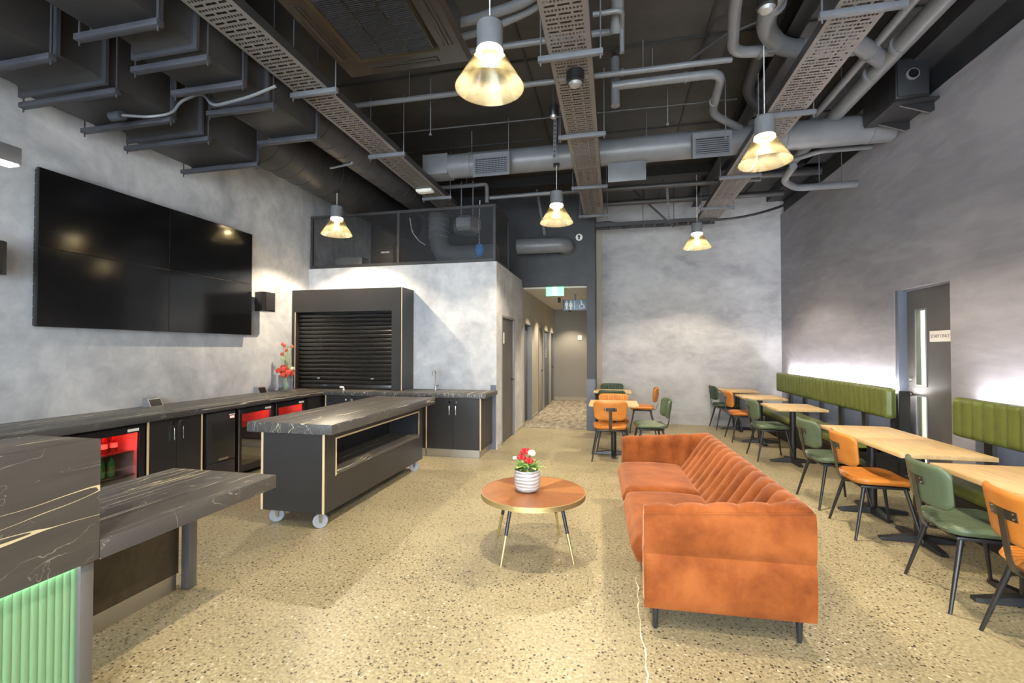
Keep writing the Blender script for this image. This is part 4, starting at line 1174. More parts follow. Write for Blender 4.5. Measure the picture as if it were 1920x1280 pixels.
place_chair(tan, -0.05, 6.57, R_(2), 'tan leather chair with its back to the camera beside the black pillar')
place_chair(tan, 0.0, 7.12, PI, 'tan leather chair facing the camera across the table by the pillar')
place_chair(green, 0.50, 6.78, PI / 2 + R_(6), 'green leather chair right of the near small table behind the sofa')
place_chair(darkg, -0.03, 8.28, 0, 'dark green leather chair back to the camera behind two tan chairs')
place_chair(darkg, -0.03, 9.36, PI, 'dark green ribbed leather chair facing the camera nearest the concrete pier')
place_chair(tan, 0.52, 8.82, PI / 2 - R_(4), 'tan leather chair right of the far small table against the end wall')

tb = make_table(); first = [True]
def place_table(x, y, rz, label):
    o = tb if first[0] else copy_tree(tb); first[0] = False
    o.location = (x, y, 0); o.rotation_euler = (0, 0, rz)
    tag(o, label, 'table', 'square oak cafe tables on black pedestals')
place_table(2.36, 4.26, 0, 'oak table forming the near half of the double table by the staff door')
place_table(2.36, 4.94, 0, 'oak table forming the far half of the double table by the staff door')
place_table(2.40, 3.34, 0, 'oak table in front of the near banquette cut by the right edge')
place_table(2.40, 2.66, 0, 'oak table outside the right edge below the near banquette')
place_table(2.36, 6.88, 0, 'oak single table with green chair beyond the double table')
place_table(2.34, 8.22, 0, 'oak single table with tan chair before the last banquette table')
place_table(2.30, 9.45, 0, 'oak table against the end wall at the end of the long banquette')
place_table(0.0, 6.83, PI / 2, 'oak table between two tan chairs by the black pillar')
place_table(-0.02, 8.82, PI / 2, 'oak table between two dark green chairs near the end wall')

# ================================================================== banquettes
def banquette(segs, label, y_end_panel=None, led=(0, 1)):
    ya = min(s[0] for s in segs); yb = max(s[1] for s in segs)
    t = thing('banquette', label, 'bench', (2.9, (ya + yb) / 2, 0), group='olive channelled banquettes along the right wall')
    for y0, y1 in segs:
        L_ = y1 - y0; n_ = max(1, round(L_ / 0.122))
        bm = nb()
        pad(bm, L_ - 0.004, 0.355, 0.03, 0.115, lambda u, v, h: (3.035 - h - 0.0, (y0 + y1) / 2 + u, 0.915 + v), ribs=n_, rib_d=0.020, edge=0.035, nx=n_ * 10, ny=10)
        obj('backrest', bm, 'leather_olive', t, smooth=70)
        bm = nb()
        pad(bm, L_ - 0.004, 0.47, 0.03, 0.095, lambda u, v, h: (2.83 + v, (y0 + y1) / 2 + u, 0.412 + h), edge=0.035, nx=24, ny=10)
        obj('seat_cushion', bm, 'leather_olive', t, smooth=70)
    obj('seat_board', bx(2.62, 3.10, ya, yb, 0.33, 0.363), 'black_trim', t)
    obj('plinth', bx(2.78, 3.10, ya + 0.02, yb - 0.02, 0.0, 0.3295), 'black_trim', t)
    y = ya + 0.06
    while y < yb - 0.05:
        obj('upright', bx(3.095, 3.13, y, y + 0.09, 0.363, 1.03), 'black_trim', t); y += 0.62
    obj('wall_panel', bx(3.17, 3.199, ya, yb, 0.0, 0.80), 'door_blue_grey', t)
    obj('led_strip', bx(3.10, 3.122, ya + 0.05, yb - 0.05, 1.032, 1.040), 'led_white', t, label='white light strip behind the backrest')
    if y_end_panel is not None:
        obj('end_panel', bx(3.10, 3.198, y_end_panel - 0.03, y_end_panel, 0.0, 1.06), 'black_trim', t)
banquette([(5.93, 7.62), (7.625, 9.50)], 'long olive green channelled banquette between staff door and end wall', 5.93)
banquette([(2.9, 4.93), (0.85, 2.895)], 'olive green channelled banquette near the right picture edge')

# ================================================================== pendant lamps
def make_pendant():
    t = thing('pendant_lamp', None, 'pendant light', (0, 0, 0))
    bm = nb(); lathe(bm, [(0.012, 0.425), (0.07, 0.42), (0.085, 0.405), (0.085, 0.245), (0.078, 0.245), (0.078, 0.26), (0.0001, 0.26)], n=32); obj('housing', bm, 'pipe_grey', t)
    bm = nb(); lathe(bm, [(0.080, 0.244), (0.086, 0.238), (0.087, 0.220), (0.084, 0.216), (0.060, 0.216), (0.060, 0.244)], n=32); obj('glow_ring', bm, 'lamp_glow', t)
    bm = nb(); lathe(bm, [(0.034, 0.165), (0.038, 0.170), (0.038, 0.205)], n=24, cap0=True); obj('diffuser', bm, 'lamp_glow', t)
    bm = nb(); lathe(bm, [(0.089, 0.215), (0.120, 0.17), (0.170, 0.085), (0.219, 0.004), (0.221, 0.0), (0.216, 0.003), (0.167, 0.085), (0.117, 0.17), (0.087, 0.213)], n=48); obj('shade', bm, 'shade_glass', t)
    bm = nb(); tube(bm, [(0, 0, 0.42), (0, 0, CEIL - 3.2)], 0.004, 6); obj('suspension_cable', bm, 'cable_white', t)
    bm = nb(); lathe(bm, [(0.045, -0.03), (0.045, 0.0)], (0, 0, CEIL - 3.2), 20, True); obj('ceiling_rose', bm, 'black_metal', t)
    light('lamp_light', 'SPOT', (0, 0, 0.15), LAMP_W, WARM, t, 0.030, math.radians(168), 0.6)
    return t
pp = make_pendant(); pf = [True]
for x, y, lab in ((-0.77, 2.82, 'largest pendant lamp with smoked glass cone above the coffee table'),
                  (1.34, 4.50, 'pendant lamp with smoked glass cone above the sofa in front of the right cable tray'),
                  (-3.95, 5.98, 'pendant lamp with glass cone in front of the servery hatch mesh'),
                  (-0.73, 6.05, 'pendant lamp with glass cone near the corridor opening'),
                  (1.36, 8.05, 'farthest pendant lamp with glass cone before the end wall'),
                  (-0.78, -0.40, 'pendant lamp behind the camera on the middle row'),
                  (1.34, 0.95, 'pendant lamp behind the camera on the right row')):
    o = pp if pf[0] else copy_tree(pp); pf[0] = False
    ztop = {-3.95: 0.645, -0.73: 0.79}.get(x)            # two cables hang from a duct instead of the ceiling
    if ztop:
        for ch in o.children:
            if ch.name.startswith('suspension'):
                k_ = (ztop - 0.42) / (CEIL - 3.2 - 0.42); ch.scale.z = k_; ch.location.z = 0.42 - 0.42 * k_
            if ch.name.startswith('ceiling_rose'): ch.location.z = ztop - (CEIL - 3.2)
    o.location = (x, y, 3.2); tag(o, lab, 'pendant light', 'pendant lamps with conical glass shades')

# ================================================================== ceiling services
def hanger(t, x0, x1, y, z, ztop=CEIL, m='strut_grey', w=0.042):
    """strut channel below a tray or duct with two threaded rods"""
    h = obj('hanger_channel', bx(x0, x1, y - w / 2, y + w / 2, z - 0.042, z, bev=0.003), m, t)
    for x in (x0 + 0.02, x1 - 0.02):
        bm = nb(); tube(bm, [(x, y, z - 0.075), (x, y, ztop)], 0.006, 6); obj('threaded_rod', bm, m, h)

def cable_tray(x0, x1, y0, y1, z, label, hang):
    t = thing('cable_tray', label, 'cable tray', ((x0 + x1) / 2, (y0 + y1) / 2, z), group='perforated cable trays')
    bm = nb()
    def q(a, b_, c, d): bm.faces.new([bm.verts.new(p) for p in ((a, c, z), (b_, c, z), (b_, d, z), (a, d, z))])
    y = y0; k = 0; W_ = x1 - x0
    while y < y1 - 0.05:
        q(x0, x1, y, y + 0.025)
        if k % 2 == 0: holes = [(x0 + 0.03 + i * 0.0255, 0.015) for i in range(int((W_ - 0.05) / 0.0255))]
        else: holes = [(x0 + 0.035, 0.075), (x0 + 0.13, 0.085), (x0 + 0.235, 0.06)]
        c = x0
        for hx, hw in holes: q(c, hx, y + 0.025, y + 0.044); c = hx + hw
        q(c, x1, y + 0.025, y + 0.044)
        y += 0.044; k += 1
    q(x0, x1, y, y1)
    obj('perforated_plate', bm, 'tray_grey', t, smooth=0)
    for x in (x0 - 0.003, x1): obj('side_flange', bx(x, x + 0.003, y0, y1, z, z + 0.075), 'pipe_dark', t)
    for y in hang: hanger(t, x0 - (0.05 if x0 < -2 else 0.09), x1 + 0.09, y, z - 0.001)
    rnd = random.Random(int(x0 * 100)); bm = nb()
    for i in range(5):
        xx = x0 + 0.04 + i * 0.055
        tube(bm, [(xx + rnd.uniform(-.02, .02), y0 + (y1 - y0) * j / 9, z + 0.012 + rnd.uniform(0, 0.01)) for j in range(10)], 0.006, 5)
    obj('cable', bm, 'pipe_dark', t)
    return t
TZ = 3.90
cable_tray(-2.87, -2.53, -1.0, 7.25, TZ, 'perforated cable tray on the left running above the mobile bar', (0.8, 2.25, 3.69, 5.08, 6.70))
cable_tray(-0.50, -0.16, -1.0, 8.40, TZ, 'perforated cable tray in the middle above the coffee table', (0.8, 2.25, 3.66, 5.07, 6.72, 8.18))
cable_tray(1.52, 1.88, -1.0, 8.86, TZ, 'perforated cable tray on the right above the sofa', (0.8, 2.25, 3.60, 5.05, 6.75, 8.17))

def rect_duct(x0, x1, z0, z1, rigid, flex, brk, xr, zr, r, label, rlabel):
    t = thing('rectangular_duct', label, 'duct', ((x0 + x1) / 2, 2.6, z0), group='black rectangular air ducts')
    for a, c in rigid:
        s = obj('duct_section', bx(x0, x1, a, c, z0, z1, bev=0.004), 'duct_black', t)
        for y in (a, c - 0.025):
            bm = nb(); box(bm, x0 - 0.03, x1 + 0.03, y, y + 0.025, z0 - 0.03, z0); box(bm, x0 - 0.03, x0, y, y + 0.025, z0, z1); box(bm, x1, x1 + 0.03, y, y + 0.025, z0, z1)
            obj('flange', bm, 'duct_bracket', s)
    for a, c in flex:
        bm = nb(); n_ = 6; rings = []
        for k in range(n_ + 1):
            s = k / n_; ins = 0.012 + 0.035 * math.sin(PI * s) + 0.008 * math.sin(9 * s)
            y = a + (c - a) * s
            rings.append([bm.verts.new(p) for p in ((x0 + ins, y, z0 + ins), (x1 - ins, y, z0 + ins), (x1 - ins, y, z1), (x0 + ins, y, z1))])
        for r0, r1 in zip(rings, rings[1:]):
            for i in range(4): bm.faces.new((r0[i], r0[(i + 1) % 4], r1[(i + 1) % 4], r1[i]))
        obj('flexible_connector', bm, 'duct_black', t)
    for y in brk: hanger(t, x0 - 0.12, x1 + 0.055, y, z0 - 0.032, m='duct_bracket', w=0.05)
    ye = rigid[-1][1]
    rt = thing('round_duct', rlabel, 'duct', (xr, (ye + 8.8) / 2, zr - r), group='dark round ducts running to the back')
    bm = nb(); tube(bm, [(xr, ye, zr), (xr, 8.79, zr)], r, 32); sh = obj('duct_shell', bm, 'duct_black', rt)
    y = ye + 0.05
    while y < 6.7:
        bm = nb(); tube(bm, [(xr, y, zr), (xr, y + 0.012, zr)], r + 0.004, 32); y += 0.25
        obj('duct_seam', bm, 'duct_black', rt)
rect_duct(-4.76, -3.90, 3.63, 4.35, [(-1.0, 2.48), (2.78, 3.38), (3.64, 4.40)], [(2.48, 2.78), (3.38, 3.64)], (0.6, 2.42, 2.86, 3.32, 3.71, 4.34), -4.16, 4.10, 0.33,
          'wide black rectangular duct along the left wall with hanger brackets', 'large dark round duct leaving the left rectangular duct')
rect_duct(-3.49, -2.955, 3.72, 4.30, [(-1.0, 2.45), (2.70, 3.17), (3.40, 4.12)], [(2.45, 2.70), (3.17, 3.40)], (0.6, 2.41, 2.79, 3.12, 3.46, 4.07), -3.21, 4.03, 0.20,
          'narrow black rectangular duct beside the left cable tray', 'slim dark round duct beside the left cable tray')
t = thing('duct_sensor', 'grey cylindrical sensor with curved conduit under the left duct', 'sensor', (-4.3, 3.2, 3.55))
bm = nb(); tube(bm, [(-4.32, 3.16, 3.575), (-4.20, 3.16, 3.575)], 0.04, 16); obj('sensor_body', bm, 'duct_bracket', t)
bm = nb(); tube(bm, [(-4.20, 3.16, 3.575), (-3.95, 3.2, 3.55), (-3.82, 3.3, 3.62), (-3.80, 3.35, 3.75), (-3.5, 3.3, 3.77), (-3.35, 3.25, 3.60), (-2.95, 3.22, 3.62), (-2.72, 3.25, 3.70)], 0.012, 8, 0.1); obj('conduit', bm, 'pipe_grey', t)

# big transverse round duct with registers
t = cross_duct = thing('cross_duct', 'grey round duct crossing the room above the cable trays', 'duct', (0.3, 6.15, 3.95))
bm = nb(); tube(bm, [(-2.25, 6.15, 4.12), (3.19, 6.15, 4.12)], 0.165, 28); obj('duct_shell', bm, 'pipe_grey', t)
for x in (-1.95, -0.72, 0.42, 2.05, 2.95):
    bm = nb(); tube(bm, [(x, 6.15, 4.12), (x + 0.02, 6.15, 4.12)], 0.173, 28); bnd = obj('duct_band', bm, 'pipe_grey', t)
    bm = nb(); tube(bm, [(x + 0.01, 6.15, 4.29), (x + 0.01, 6.15, CEIL)], 0.006, 6); obj('hanger_rod', bm, 'strut_grey', bnd)
obj('end_box', bx(-2.62, -2.25, 6.0, 6.30, 3.98, 4.26, bev=0.004), 'pipe_grey', t)
def register(x0, x1, label):
    t = thing('air_register', label, 'vent', ((x0 + x1) / 2, 5.9, 3.83), group='grey air registers on the cross duct')
    z0, z1, y0 = 3.83, 4.14, 5.86
    bm = nb(); prism(bm, [(0, 0), (0, 0.31), (0.14, 0.31), (0.14, 0.06)], x0, x1, lambda u, v, h: (h, y0 + u, z0 + v)); obj('plenum_box', bm, 'pipe_grey', t, smooth=0)
    bm = nb(); f = y0 - 0.008
    box(bm, x0 + 0.02, x1 - 0.02, f, y0, z0 + 0.03, z0 + 0.045); box(bm, x0 + 0.02, x1 - 0.02, f, y0, z1 - 0.075, z1 - 0.06)
    box(bm, x0 + 0.02, x0 + 0.035, f, y0, z0 + 0.045, z1 - 0.075); box(bm, x1 - 0.035, x1 - 0.02, f, y0, z0 + 0.045, z1 - 0.075)
    obj('grille_frame', bm, 'strut_grey', t)
    obj('dark_opening', bx(x0 + 0.035, x1 - 0.035, y0 - 0.002, y0, z0 + 0.045, z1 - 0.075), 'black_trim', t)
    n_ = 7
    for k in range(n_):
        z = z0 + 0.055 + k * (z1 - z0 - 0.135) / n_
        obj('louvre', bx(x0 + 0.036, x1 - 0.036, f, y0 - 0.002, z, z + 0.012), 'strut_grey', t)
    for k in range(1, 10):
        x = x0 + 0.035 + (x1 - x0 - 0.07) * k / 10
        if label.startswith('pale'): obj('louvre_divider', bx(x - 0.003, x + 0.003, f - 0.003, f - 0.0005, z0 + 0.046, z1 - 0.076), 'strut_grey', t)
register(-1.83, -1.33, 'pale air register with square grid left of the middle cable tray')
register(0.95, 1.39, 'dark air register with horizontal louvres near the right cable tray')
obj('access_plate', bx(-0.06, 0.42, 6.10, 6.12, 3.71, 3.957, bev=0.002), 'pipe_grey', cross_duct, label='flat grey plate fixed to the duct')

# ceiling cassette air conditioner
t = thing('ceiling_cassette', 'dark bronze four way air conditioner cassette with square grille', 'air conditioner', (-1.65, 2.95, 3.85))
A0, A1, B0, B1, ZC = -2.20, -1.10, 2.42, 3.52, 3.84
obj('body', bx(A0 + 0.08, A1 - 0.08, B0 + 0.08, B1 - 0.08, ZC + 0.06, ZC + 0.36), 'duct_black', t)
bm = nb()                                             # bevelled fascia ring
def ringv(i, z): return [bm.verts.new(p) for p in ((A0 + i, B0 + i, z), (A1 - i, B0 + i, z), (A1 - i, B1 - i, z), (A0 + i, B1 - i, z))]
rg = [ringv(0.02, ZC + 0.06), ringv(0.0, ZC + 0.035), ringv(0.03, ZC), ringv(0.20, ZC), ringv(0.225, ZC + 0.02)]
for r0, r1 in zip(rg, rg[1:]):
    for i in range(4): bm.faces.new((r0[i], r0[(i + 1) % 4], r1[(i + 1) % 4], r1[i]))
bm.faces.new(rg[-1])
base('cassette_brown', (0.024, 0.018, 0.010), 0.25)
obj('fascia', bm, 'cassette_brown', t, smooth=0)
for a in ((A0 + 0.25, A1 - 0.25, B0 + 0.075, B0 + 0.15), (A0 + 0.25, A1 - 0.25, B1 - 0.15, B1 - 0.075), (A0 + 0.075, A0 + 0.15, B0 + 0.25, B1 - 0.25), (A1 - 0.15, A1 - 0.075, B0 + 0.25, B1 - 0.25)):
    s = obj('air_outlet', bx(*a, ZC - 0.002, ZC + 0.001), 'black_trim', t)
    lx = a[1] - a[0] > a[3] - a[2]
    for k in range(2):
        if lx: b_ = (a[0] + 0.01, a[1] - 0.01, a[2] + 0.015 + k * 0.03, a[2] + 0.032 + k * 0.03)
        else: b_ = (a[0] + 0.015 + k * 0.03, a[0] + 0.032 + k * 0.03, a[2] + 0.01, a[3] - 0.01)
        obj('vane', bx(*b_, ZC - 0.008, ZC - 0.003), 'cassette_brown', s)
G0, G1, H0, H1 = A0 + 0.23, A1 - 0.23, B0 + 0.23, B1 - 0.23
gr = obj('grille_frame', bx(G0, G1, H0, H1, ZC + 0.012, ZC + 0.0195), 'black_trim', t)
bm = nb(); y = H0 + 0.012
while y < H1 - 0.012:
    box(bm, G0 + 0.01, G1 - 0.01, y, y + 0.007, ZC - 0.002, ZC + 0.012); y += 0.0165
obj('grille_slats', bm, 'black_metal', gr, kind='stuff')
bm = nb()
for x in (G0 + 0.006, G0 + 0.21, G0 + 0.42, G1 - 0.016): box(bm, x, x + 0.01, H0 + 0.01, H1 - 0.01, ZC - 0.005, ZC + 0.012)
obj('grille_ribs', bm, 'cassette_brown', gr)
for x in (A0 + 0.15, A1 - 0.15):
    for y in (B0 + 0.15, B1 - 0.15):
        bm = nb(); tube(bm, [(x, y, ZC + 0.36), (x, y, CEIL)], 0.006, 6); obj('hanger_rod', bm, 'strut_grey', t)

# pipes
def pipe(name, pts, r, label, fil=0.12, m='pipe_grey', clips=(), group='grey service pipes under the ceiling', joints=()):
    t = thing(name, label, 'pipe', pts[0], group)
    bm = nb(); tube(bm, pts, r, 16, fil); sh = obj('pipe_run', bm, m, t)
    for c in clips:
        bm = nb(); c = Vector(c)
        tube(bm, [c, (c.x, c.y, CEIL)], 0.005, 6); obj('hanger_rod', bm, 'strut_grey', t)
    for c, ax in joints:
        bm = nb(); disc(bm, c, r + 0.008, ax, 0.03, 16); obj('coupling', bm, m, t)
pipe('water_pipe', [(-3.0, 4.68, 4.30), (1.12, 4.70, 4.30)], 0.028, 'thin straight pipe crossing from the left cable tray to the right pipes', 0, clips=((-2.2, 4.68, 4.33), (0.3, 4.69, 4.33)), joints=(((0.1, 4.69, 4.3), (1, 0, 0)),))
pipe('drain_pipe', [(0.0, 4.84, 4.26), (1.06, 4.84, 4.26), (1.13, 5.66, 4.26), (1.52, 6.03, 4.22)], 0.045, 'bent drain pipe curving towards the right cable tray', 0.14, clips=((0.4, 4.84, 4.3),), joints=(((0.72, 4.84, 4.26), (1, 0, 0)), ((1.10, 5.4, 4.26), (0.08, 1, 0))))
pipe('drain_pipe', [(0.03, 4.9, 4.58), (0.03, 4.84, 4.05)], 0.045, 'short vertical drain stub right of the middle cable tray', 0)
pipe('water_pipe', [(-1.35, 4.05, 4.30), (-0.5, 4.05, 4.30), (0.05, 4.06, 4.30), (0.05, 4.0, 4.55)], 0.028, 'short pipe with elbow behind the front pendant', 0.08)
pipe('water_pipe', [(-0.15, 3.68, 4.20), (0.08, 3.68, 4.20), (0.08, 3.9, 4.20), (0.08, 3.9, 4.0)], 0.02, 'small elbow pipe beside the middle tray hanger', 0.05)
pipe('waste_pipe', [(0.02, 3.2, 4.58), (0.02, 3.4, 4.40), (0.05, 3.75, 4.32), (0.03, 3.9, 4.18)], 0.05, 'curved waste pipe dropping at the top edge of the picture', 0.1)
pipe('flexible_pipe', [(-1.5, 3.80, 4.40), (-1.2, 3.72, 4.34), (-0.62, 3.58, 4.32), (-0.3, 3.3, 4.36)], 0.04, 'insulated flexible pipe beside the ceiling cassette', 0.2)
pipe('flexible_pipe', [(-1.5, 3.92, 4.34), (-1.1, 3.82, 4.30), (-0.55, 3.68, 4.34), (-0.25, 3.4, 4.40)], 0.03, 'thin insulated pipe behind the flexible pipe', 0.2)
pipe('drain_pipe', [(0.93, 1.5, 4.30), (0.96, 3.9, 4.30), (1.10, 4.60, 4.30), (1.47, 4.66, 4.31)], 0.05, 'smooth grey pipe turning right behind the upper lamp', 0.15, joints=(((1.35, 4.645, 4.3), (1, 0.15, 0)),))
pipe('waste_pipe', [(1.35, 1.5, 4.32), (1.27, 3.9, 4.32), (1.27, 4.3, 4.32), (1.55, 4.68, 4.32), (2.2, 4.78, 4.32)], 0.078, 'thick waste pipe with bends at the top right', 0.2, joints=(((1.29, 4.05, 4.32), (0, 1, 0)), ((1.45, 4.56, 4.32), (0.6, 0.8, 0)), ((1.72, 4.70, 4.32), (1, 0.15, 0))))
pipe('waste_pipe', [(1.38, 4.72, 4.38), (1.46, 5.5, 4.38), (1.75, 5.95, 4.38)], 0.062, 'dark waste pipe leading down behind the right cable tray', 0.2, 'pipe_dark')
pipe('main_pipe', [(2.52, -1.0, 4.27), (2.56, 7.35, 4.27)], 0.078, 'long thick main pipe parallel to the right wall', 0, 'pipe_grey', clips=((2.53, 3.2, 4.35), (2.54, 5.75, 4.35)), joints=(((2.53, 4.75, 4.27), (0, 1, 0)), ((2.53, 5.2, 4.27), (0, 1, 0))))
pipe('main_pipe', [(2.34, -1.0, 4.31), (2.36, 6.1, 4.31)], 0.038, 'thin main pipe beside the thick one on the right', 0, clips=((2.35, 5.4, 4.34),))
pipe('branch_pipe', [(2.51, 4.98, 4.28), (2.20, 4.70, 4.28), (1.96, 4.52, 4.30)], 0.075, 'angled branch pipe joining the thick main pipe', 0.1, joints=(((2.33, 4.82, 4.28), (0.74, 0.66, 0)),))
pipe('outlet_pipe', [(2.2, 6.3, 3.80), (2.2, 6.65, 3.75), (2.46, 6.97, 3.74), (3.199, 6.97, 3.74)], 0.045, 'low pipe elbow ending at the right wall', 0.12, clips=((2.75, 6.97, 3.78), (3.02, 6.97, 3.78)))
pipe('outlet_pipe', [(2.35, 6.75, 4.05), (2.62, 6.60, 4.08), (3.199, 6.60, 4.08)], 0.03, 'thin pipe ending at the right wall under the cross duct', 0.1)
pipe('water_pipe', [(-2.75, 7.02, 4.16), (-1.96, 7.02, 4.16), (-1.96, 7.02, 3.86)], 0.032, 'thin elbow pipe above the mesh screen', 0.06, clips=((-2.3, 7.02, 4.2),))
pipe('water_pipe', [(-1.96, 7.1, 3.96), (-0.9, 7.1, 3.97)], 0.028, 'short straight pipe before the corridor bulkhead', 0)
pipe('spiral_duct', [(-1.76, 8.45, 3.46), (-0.86, 8.45, 3.46), (-0.86, 8.799, 3.46)], 0.145, 'grey round duct elbow on the black wall above the corridor', 0.2, group='ducts above the corridor', joints=(((-1.25, 8.45, 3.46), (1, 0, 0)),))
pipe('conduit', [(-3.0, 5.58, 4.40), (-0.75, 5.62, 4.40), (1.4, 5.66, 4.40)], 0.012, 'thin conduit crossing the ceiling before the cross duct', 0, 'pipe_dark')
pipe('conduit', [(0.42, 5.3, 4.46), (1.05, 4.62, 4.50), (1.4, 4.5, 4.52)], 0.018, 'slanting conduit below the ceiling near the right pipes', 0.1, 'pipe_dark')
pipe('sprinkler_pipe', [(-3.5, 5.15, 3.82), (-3.15, 5.08, 3.82), (-3.15, 5.08, 4.0)], 0.013, 'small sprinkler arm under the slim round duct', 0.03)
pipe('far_pipe', [(-0.3, 8.75, 4.25), (2.9, 8.78, 4.25)], 0.05, 'dark pipe crossing before the end wall', 0, 'pipe_dark', clips=((0.6, 8.76, 4.3),))
pipe('far_pipe', [(-1.5, 7.55, 4.12), (2.2, 7.6, 4.12)], 0.04, 'dark pipe behind the cross duct', 0, 'pipe_dark')
pipe('far_pipe', [(1.9, 8.0, 4.33), (3.2, 8.05, 4.33)], 0.06, 'thick dark pipe in the far right ceiling corner', 0, 'pipe_dark')

# dark steel beams
def beam(y0, y1, x, z, label):
    bm = nb(); box(bm, x - 0.07, x + 0.07, y0, y1, z, z + 0.012); box(bm, x - 0.07, x + 0.07, y0, y1, z + 0.17, z + 0.182); box(bm, x - 0.006, x + 0.006, y0, y1, z + 0.012, z + 0.17)
    obj('steel_beam', bm, 'black_trim', label=label, cat='beam', group='dark steel beams')
beam(4.0, 9.8, 1.62, 4.40, 'dark steel beam above the right cable tray')
bm = nb(); box(bm, -5.0, 3.2, 7.95, 8.09, 4.42, 4.44); box(bm, -5.0, 3.2, 8.01, 8.03, 4.44, CEIL - 0.001)
obj('steel_beam', bm, 'black_trim', label='dark steel beam crossing the room before the bulkhead', cat='beam', group='dark steel beams')

# perforated struts
def strut(p0, p1, label, w=0.04):
    t = thing('perforated_strut', label, 'strut', p0, group='perforated steel struts')
    bm = nb(); p0, p1 = Vector(p0), Vector(p1); n_ = max(3, int((p1 - p0).length / 0.05))
    bar(bm, [p0, p1], w, 0.004); obj('strut_bar', bm, 'strut_grey', t)
    bm = nb()
    for k in range(n_):
        c = p0.lerp(p1, (k + 0.5) / n_)
        disc(bm, c + Vector((0, -0.003, 0)), 0.010, (0, 1, 0), 0.002, 8)
    obj('strut_holes', bm, 'black_trim', t)
strut((-0.70, 5.72, 4.58), (-0.72, 5.75, 3.95), 'perforated strut hanging left of the middle cable tray')
strut((-1.36, 8.25, 4.45), (-1.22, 8.3, 3.62), 'perforated strut holding the duct above the corridor')
strut((0.95, 8.6, 4.5), (1.02, 8.9, 3.85), 'perforated strut above the far cable ladder')
t = thing('cable_ladder', 'dark cable ladder crossing in front of the end wall', 'cable tray', (0.7, 9.0, 3.86))
for y in (8.88, 9.12): obj('side_rail', bx(-0.33, 1.85, y - 0.01, y + 0.01, 3.86, 3.93), 'pipe_dark', t)
for k in range(11): obj('rung', bx(-0.25 + k * 0.2, -0.21 + k * 0.2, 8.89, 9.11, 3.865, 3.885), 'pipe_dark', t)
for x in (0.55, 1.1, 1.5, 1.7):
    bm = nb(); tube(bm, [(x, 8.88, 3.80), (x, 8.88, CEIL)], 0.006, 6); obj('threaded_rod', bm, 'pipe_dark', t)
bm = nb(); bar(bm, [(0.31, 8.86, 4.58), (1.10, 8.86, 3.78)], 0.03, 0.03); obj('diagonal_brace', bm, 'pipe_dark', t)
bm = nb(); tube(bm, [(-0.3, 8.9, 3.93), (-0.1, 8.86, 3.95), (0.1, 8.9, 3.91)], 0.02, 8, 0.05)
bm2 = nb(); tube(bm2, [(1.6, 9.0, 3.91), (2.1, 9.02, 3.90), (2.6, 9.02, 3.98), (3.0, 9.02, 4.10), (3.2, 9.02, 4.22)], 0.022, 10, 0.25)
obj('black_cable', bm2, 'black_metal', label='thick black cable sagging from the far ladder to the right wall', cat='cable')
obj('cable_bundle', bm, 'black_metal', label='short black cable bundle at the top of the black pillar', cat='cable')
# thin rods hanging from the ceiling
for i, (x, y, z, lab) in enumerate(((-2.02, 4.85, 3.95, 'thin rod hanging between cassette and left tray'), (-1.35, 5.9, 4.0, 'thin rod above the pale air register'), (0.62, 5.5, 4.1, 'thin rod above the cross duct right of the middle tray'), (1.25, 5.55, 3.9, 'thin rod beside the right pendant'), (2.0, 6.3, 4.0, 'thin rod between right tray and main pipe'))):
    bm = nb(); tube(bm, [(x, y, z), (x, y, CEIL)], 0.006, 6); box(bm, x - 0.012, x + 0.012, y - 0.012, y + 0.012, z, z + 0.02)
    obj('threaded_rod', bm, 'strut_grey', label=lab, cat='rod', group='thin hanging rods')

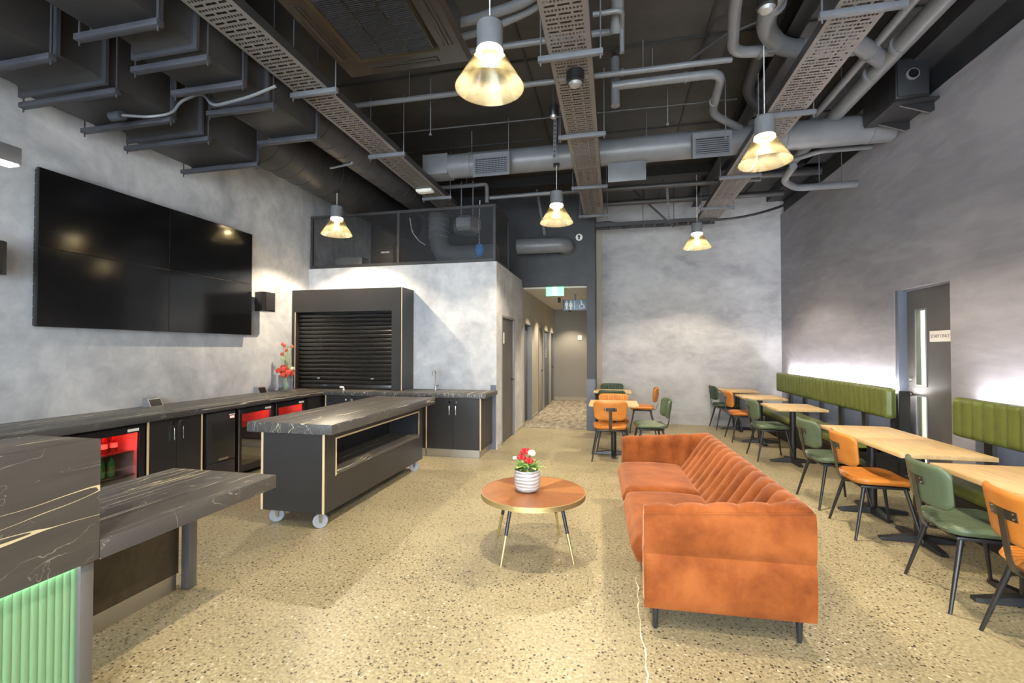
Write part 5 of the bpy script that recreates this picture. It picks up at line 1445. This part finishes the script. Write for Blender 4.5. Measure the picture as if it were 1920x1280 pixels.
# small ceiling devices
def dome(x, y, z, r, label, m='black_plastic', glass=True):
    t = thing('ceiling_sensor', label, 'sensor', (x, y, z))
    bm = nb(); lathe(bm, [(r, 0.0), (r, -0.09), (r * 0.85, -0.10)], (x, y, z), 24, True, True); obj('sensor_housing', bm, m, t)
    bm = nb(); lathe(bm, [(r * 0.8, -0.1), (r * 0.6, -0.12), (r * 0.2, -0.128)], (x, y, z), 20, False, True); obj('lens', bm, 'galvanised' if glass else 'black_plastic', t)
dome(-0.31, 3.92, 3.899, 0.075, 'black round speaker with grey face under the middle cable tray')
dome(-0.60, 4.72, 4.05, 0.045, 'small black dome sensor left of the middle cable tray')
dome(1.10, 3.62, 4.10, 0.07, 'black dome camera at the top right between pipes')
bm = nb(); tube(bm, [(-0.60, 4.72, 4.05), (-0.60, 4.72, CEIL)], 0.012, 8); obj('sensor_stem', bm, 'pipe_dark', label='stem carrying the small black dome sensor', cat='rod')
bm = nb(); tube(bm, [(1.10, 3.62, 4.10), (1.10, 3.62, CEIL)], 0.012, 8); obj('sensor_stem', bm, 'pipe_dark', label='stem carrying the black dome camera', cat='rod')
t = thing('emergency_light', 'white rounded emergency light under the left cable tray', 'light', (-2.72, 6.36, 3.85))
obj('casing', bx(-2.85, -2.60, 6.27, 6.41, 3.852, 3.898, bev=0.018, seg=3), 'white_plastic', t)
obj('lens', bx(-2.81, -2.64, 6.30, 6.38, 3.846, 3.8515), 'sign_white', t)
t = thing('projector', 'black boxy projector with round lens mounted high on the right wall', 'projector', (2.95, 5.65, 4.03))
obj('case', bx(2.80, 3.10, 5.33, 5.95, 4.06, 4.46, bev=0.012), 'black_plastic', t)
obj('front_plate', bx(2.815, 3.085, 5.318, 5.3295, 4.08, 4.44, bev=0.004), 'carcass_inner', t)
bm = nb(); tube(bm, [(2.94, 5.325, 4.28), (2.94, 5.295, 4.28)], 0.055, 28); ln = obj('lens_ring', bm, 'galvanised', t)
bm = nb(); disc(bm, (2.94, 5.292, 4.28), 0.045, (0, 1, 0), 0.004, 24); obj('lens_glass', bm, 'screen_black', ln)
obj('shelf_bracket', bx(2.80, 3.199, 5.36, 5.92, 4.035, 4.059), 'black_metal', t)
for y in (5.45, 5.85):
    bm = nb(); prism(bm, [(0, 0), (0.30, 0), (0.30, -0.08), (0.26, -0.10)], y - 0.012, y + 0.012, lambda u, v, h: (2.90 + u - 0.001, h, 4.034 + v)); obj('bracket_arm', bm, 'black_metal', t, smooth=0)
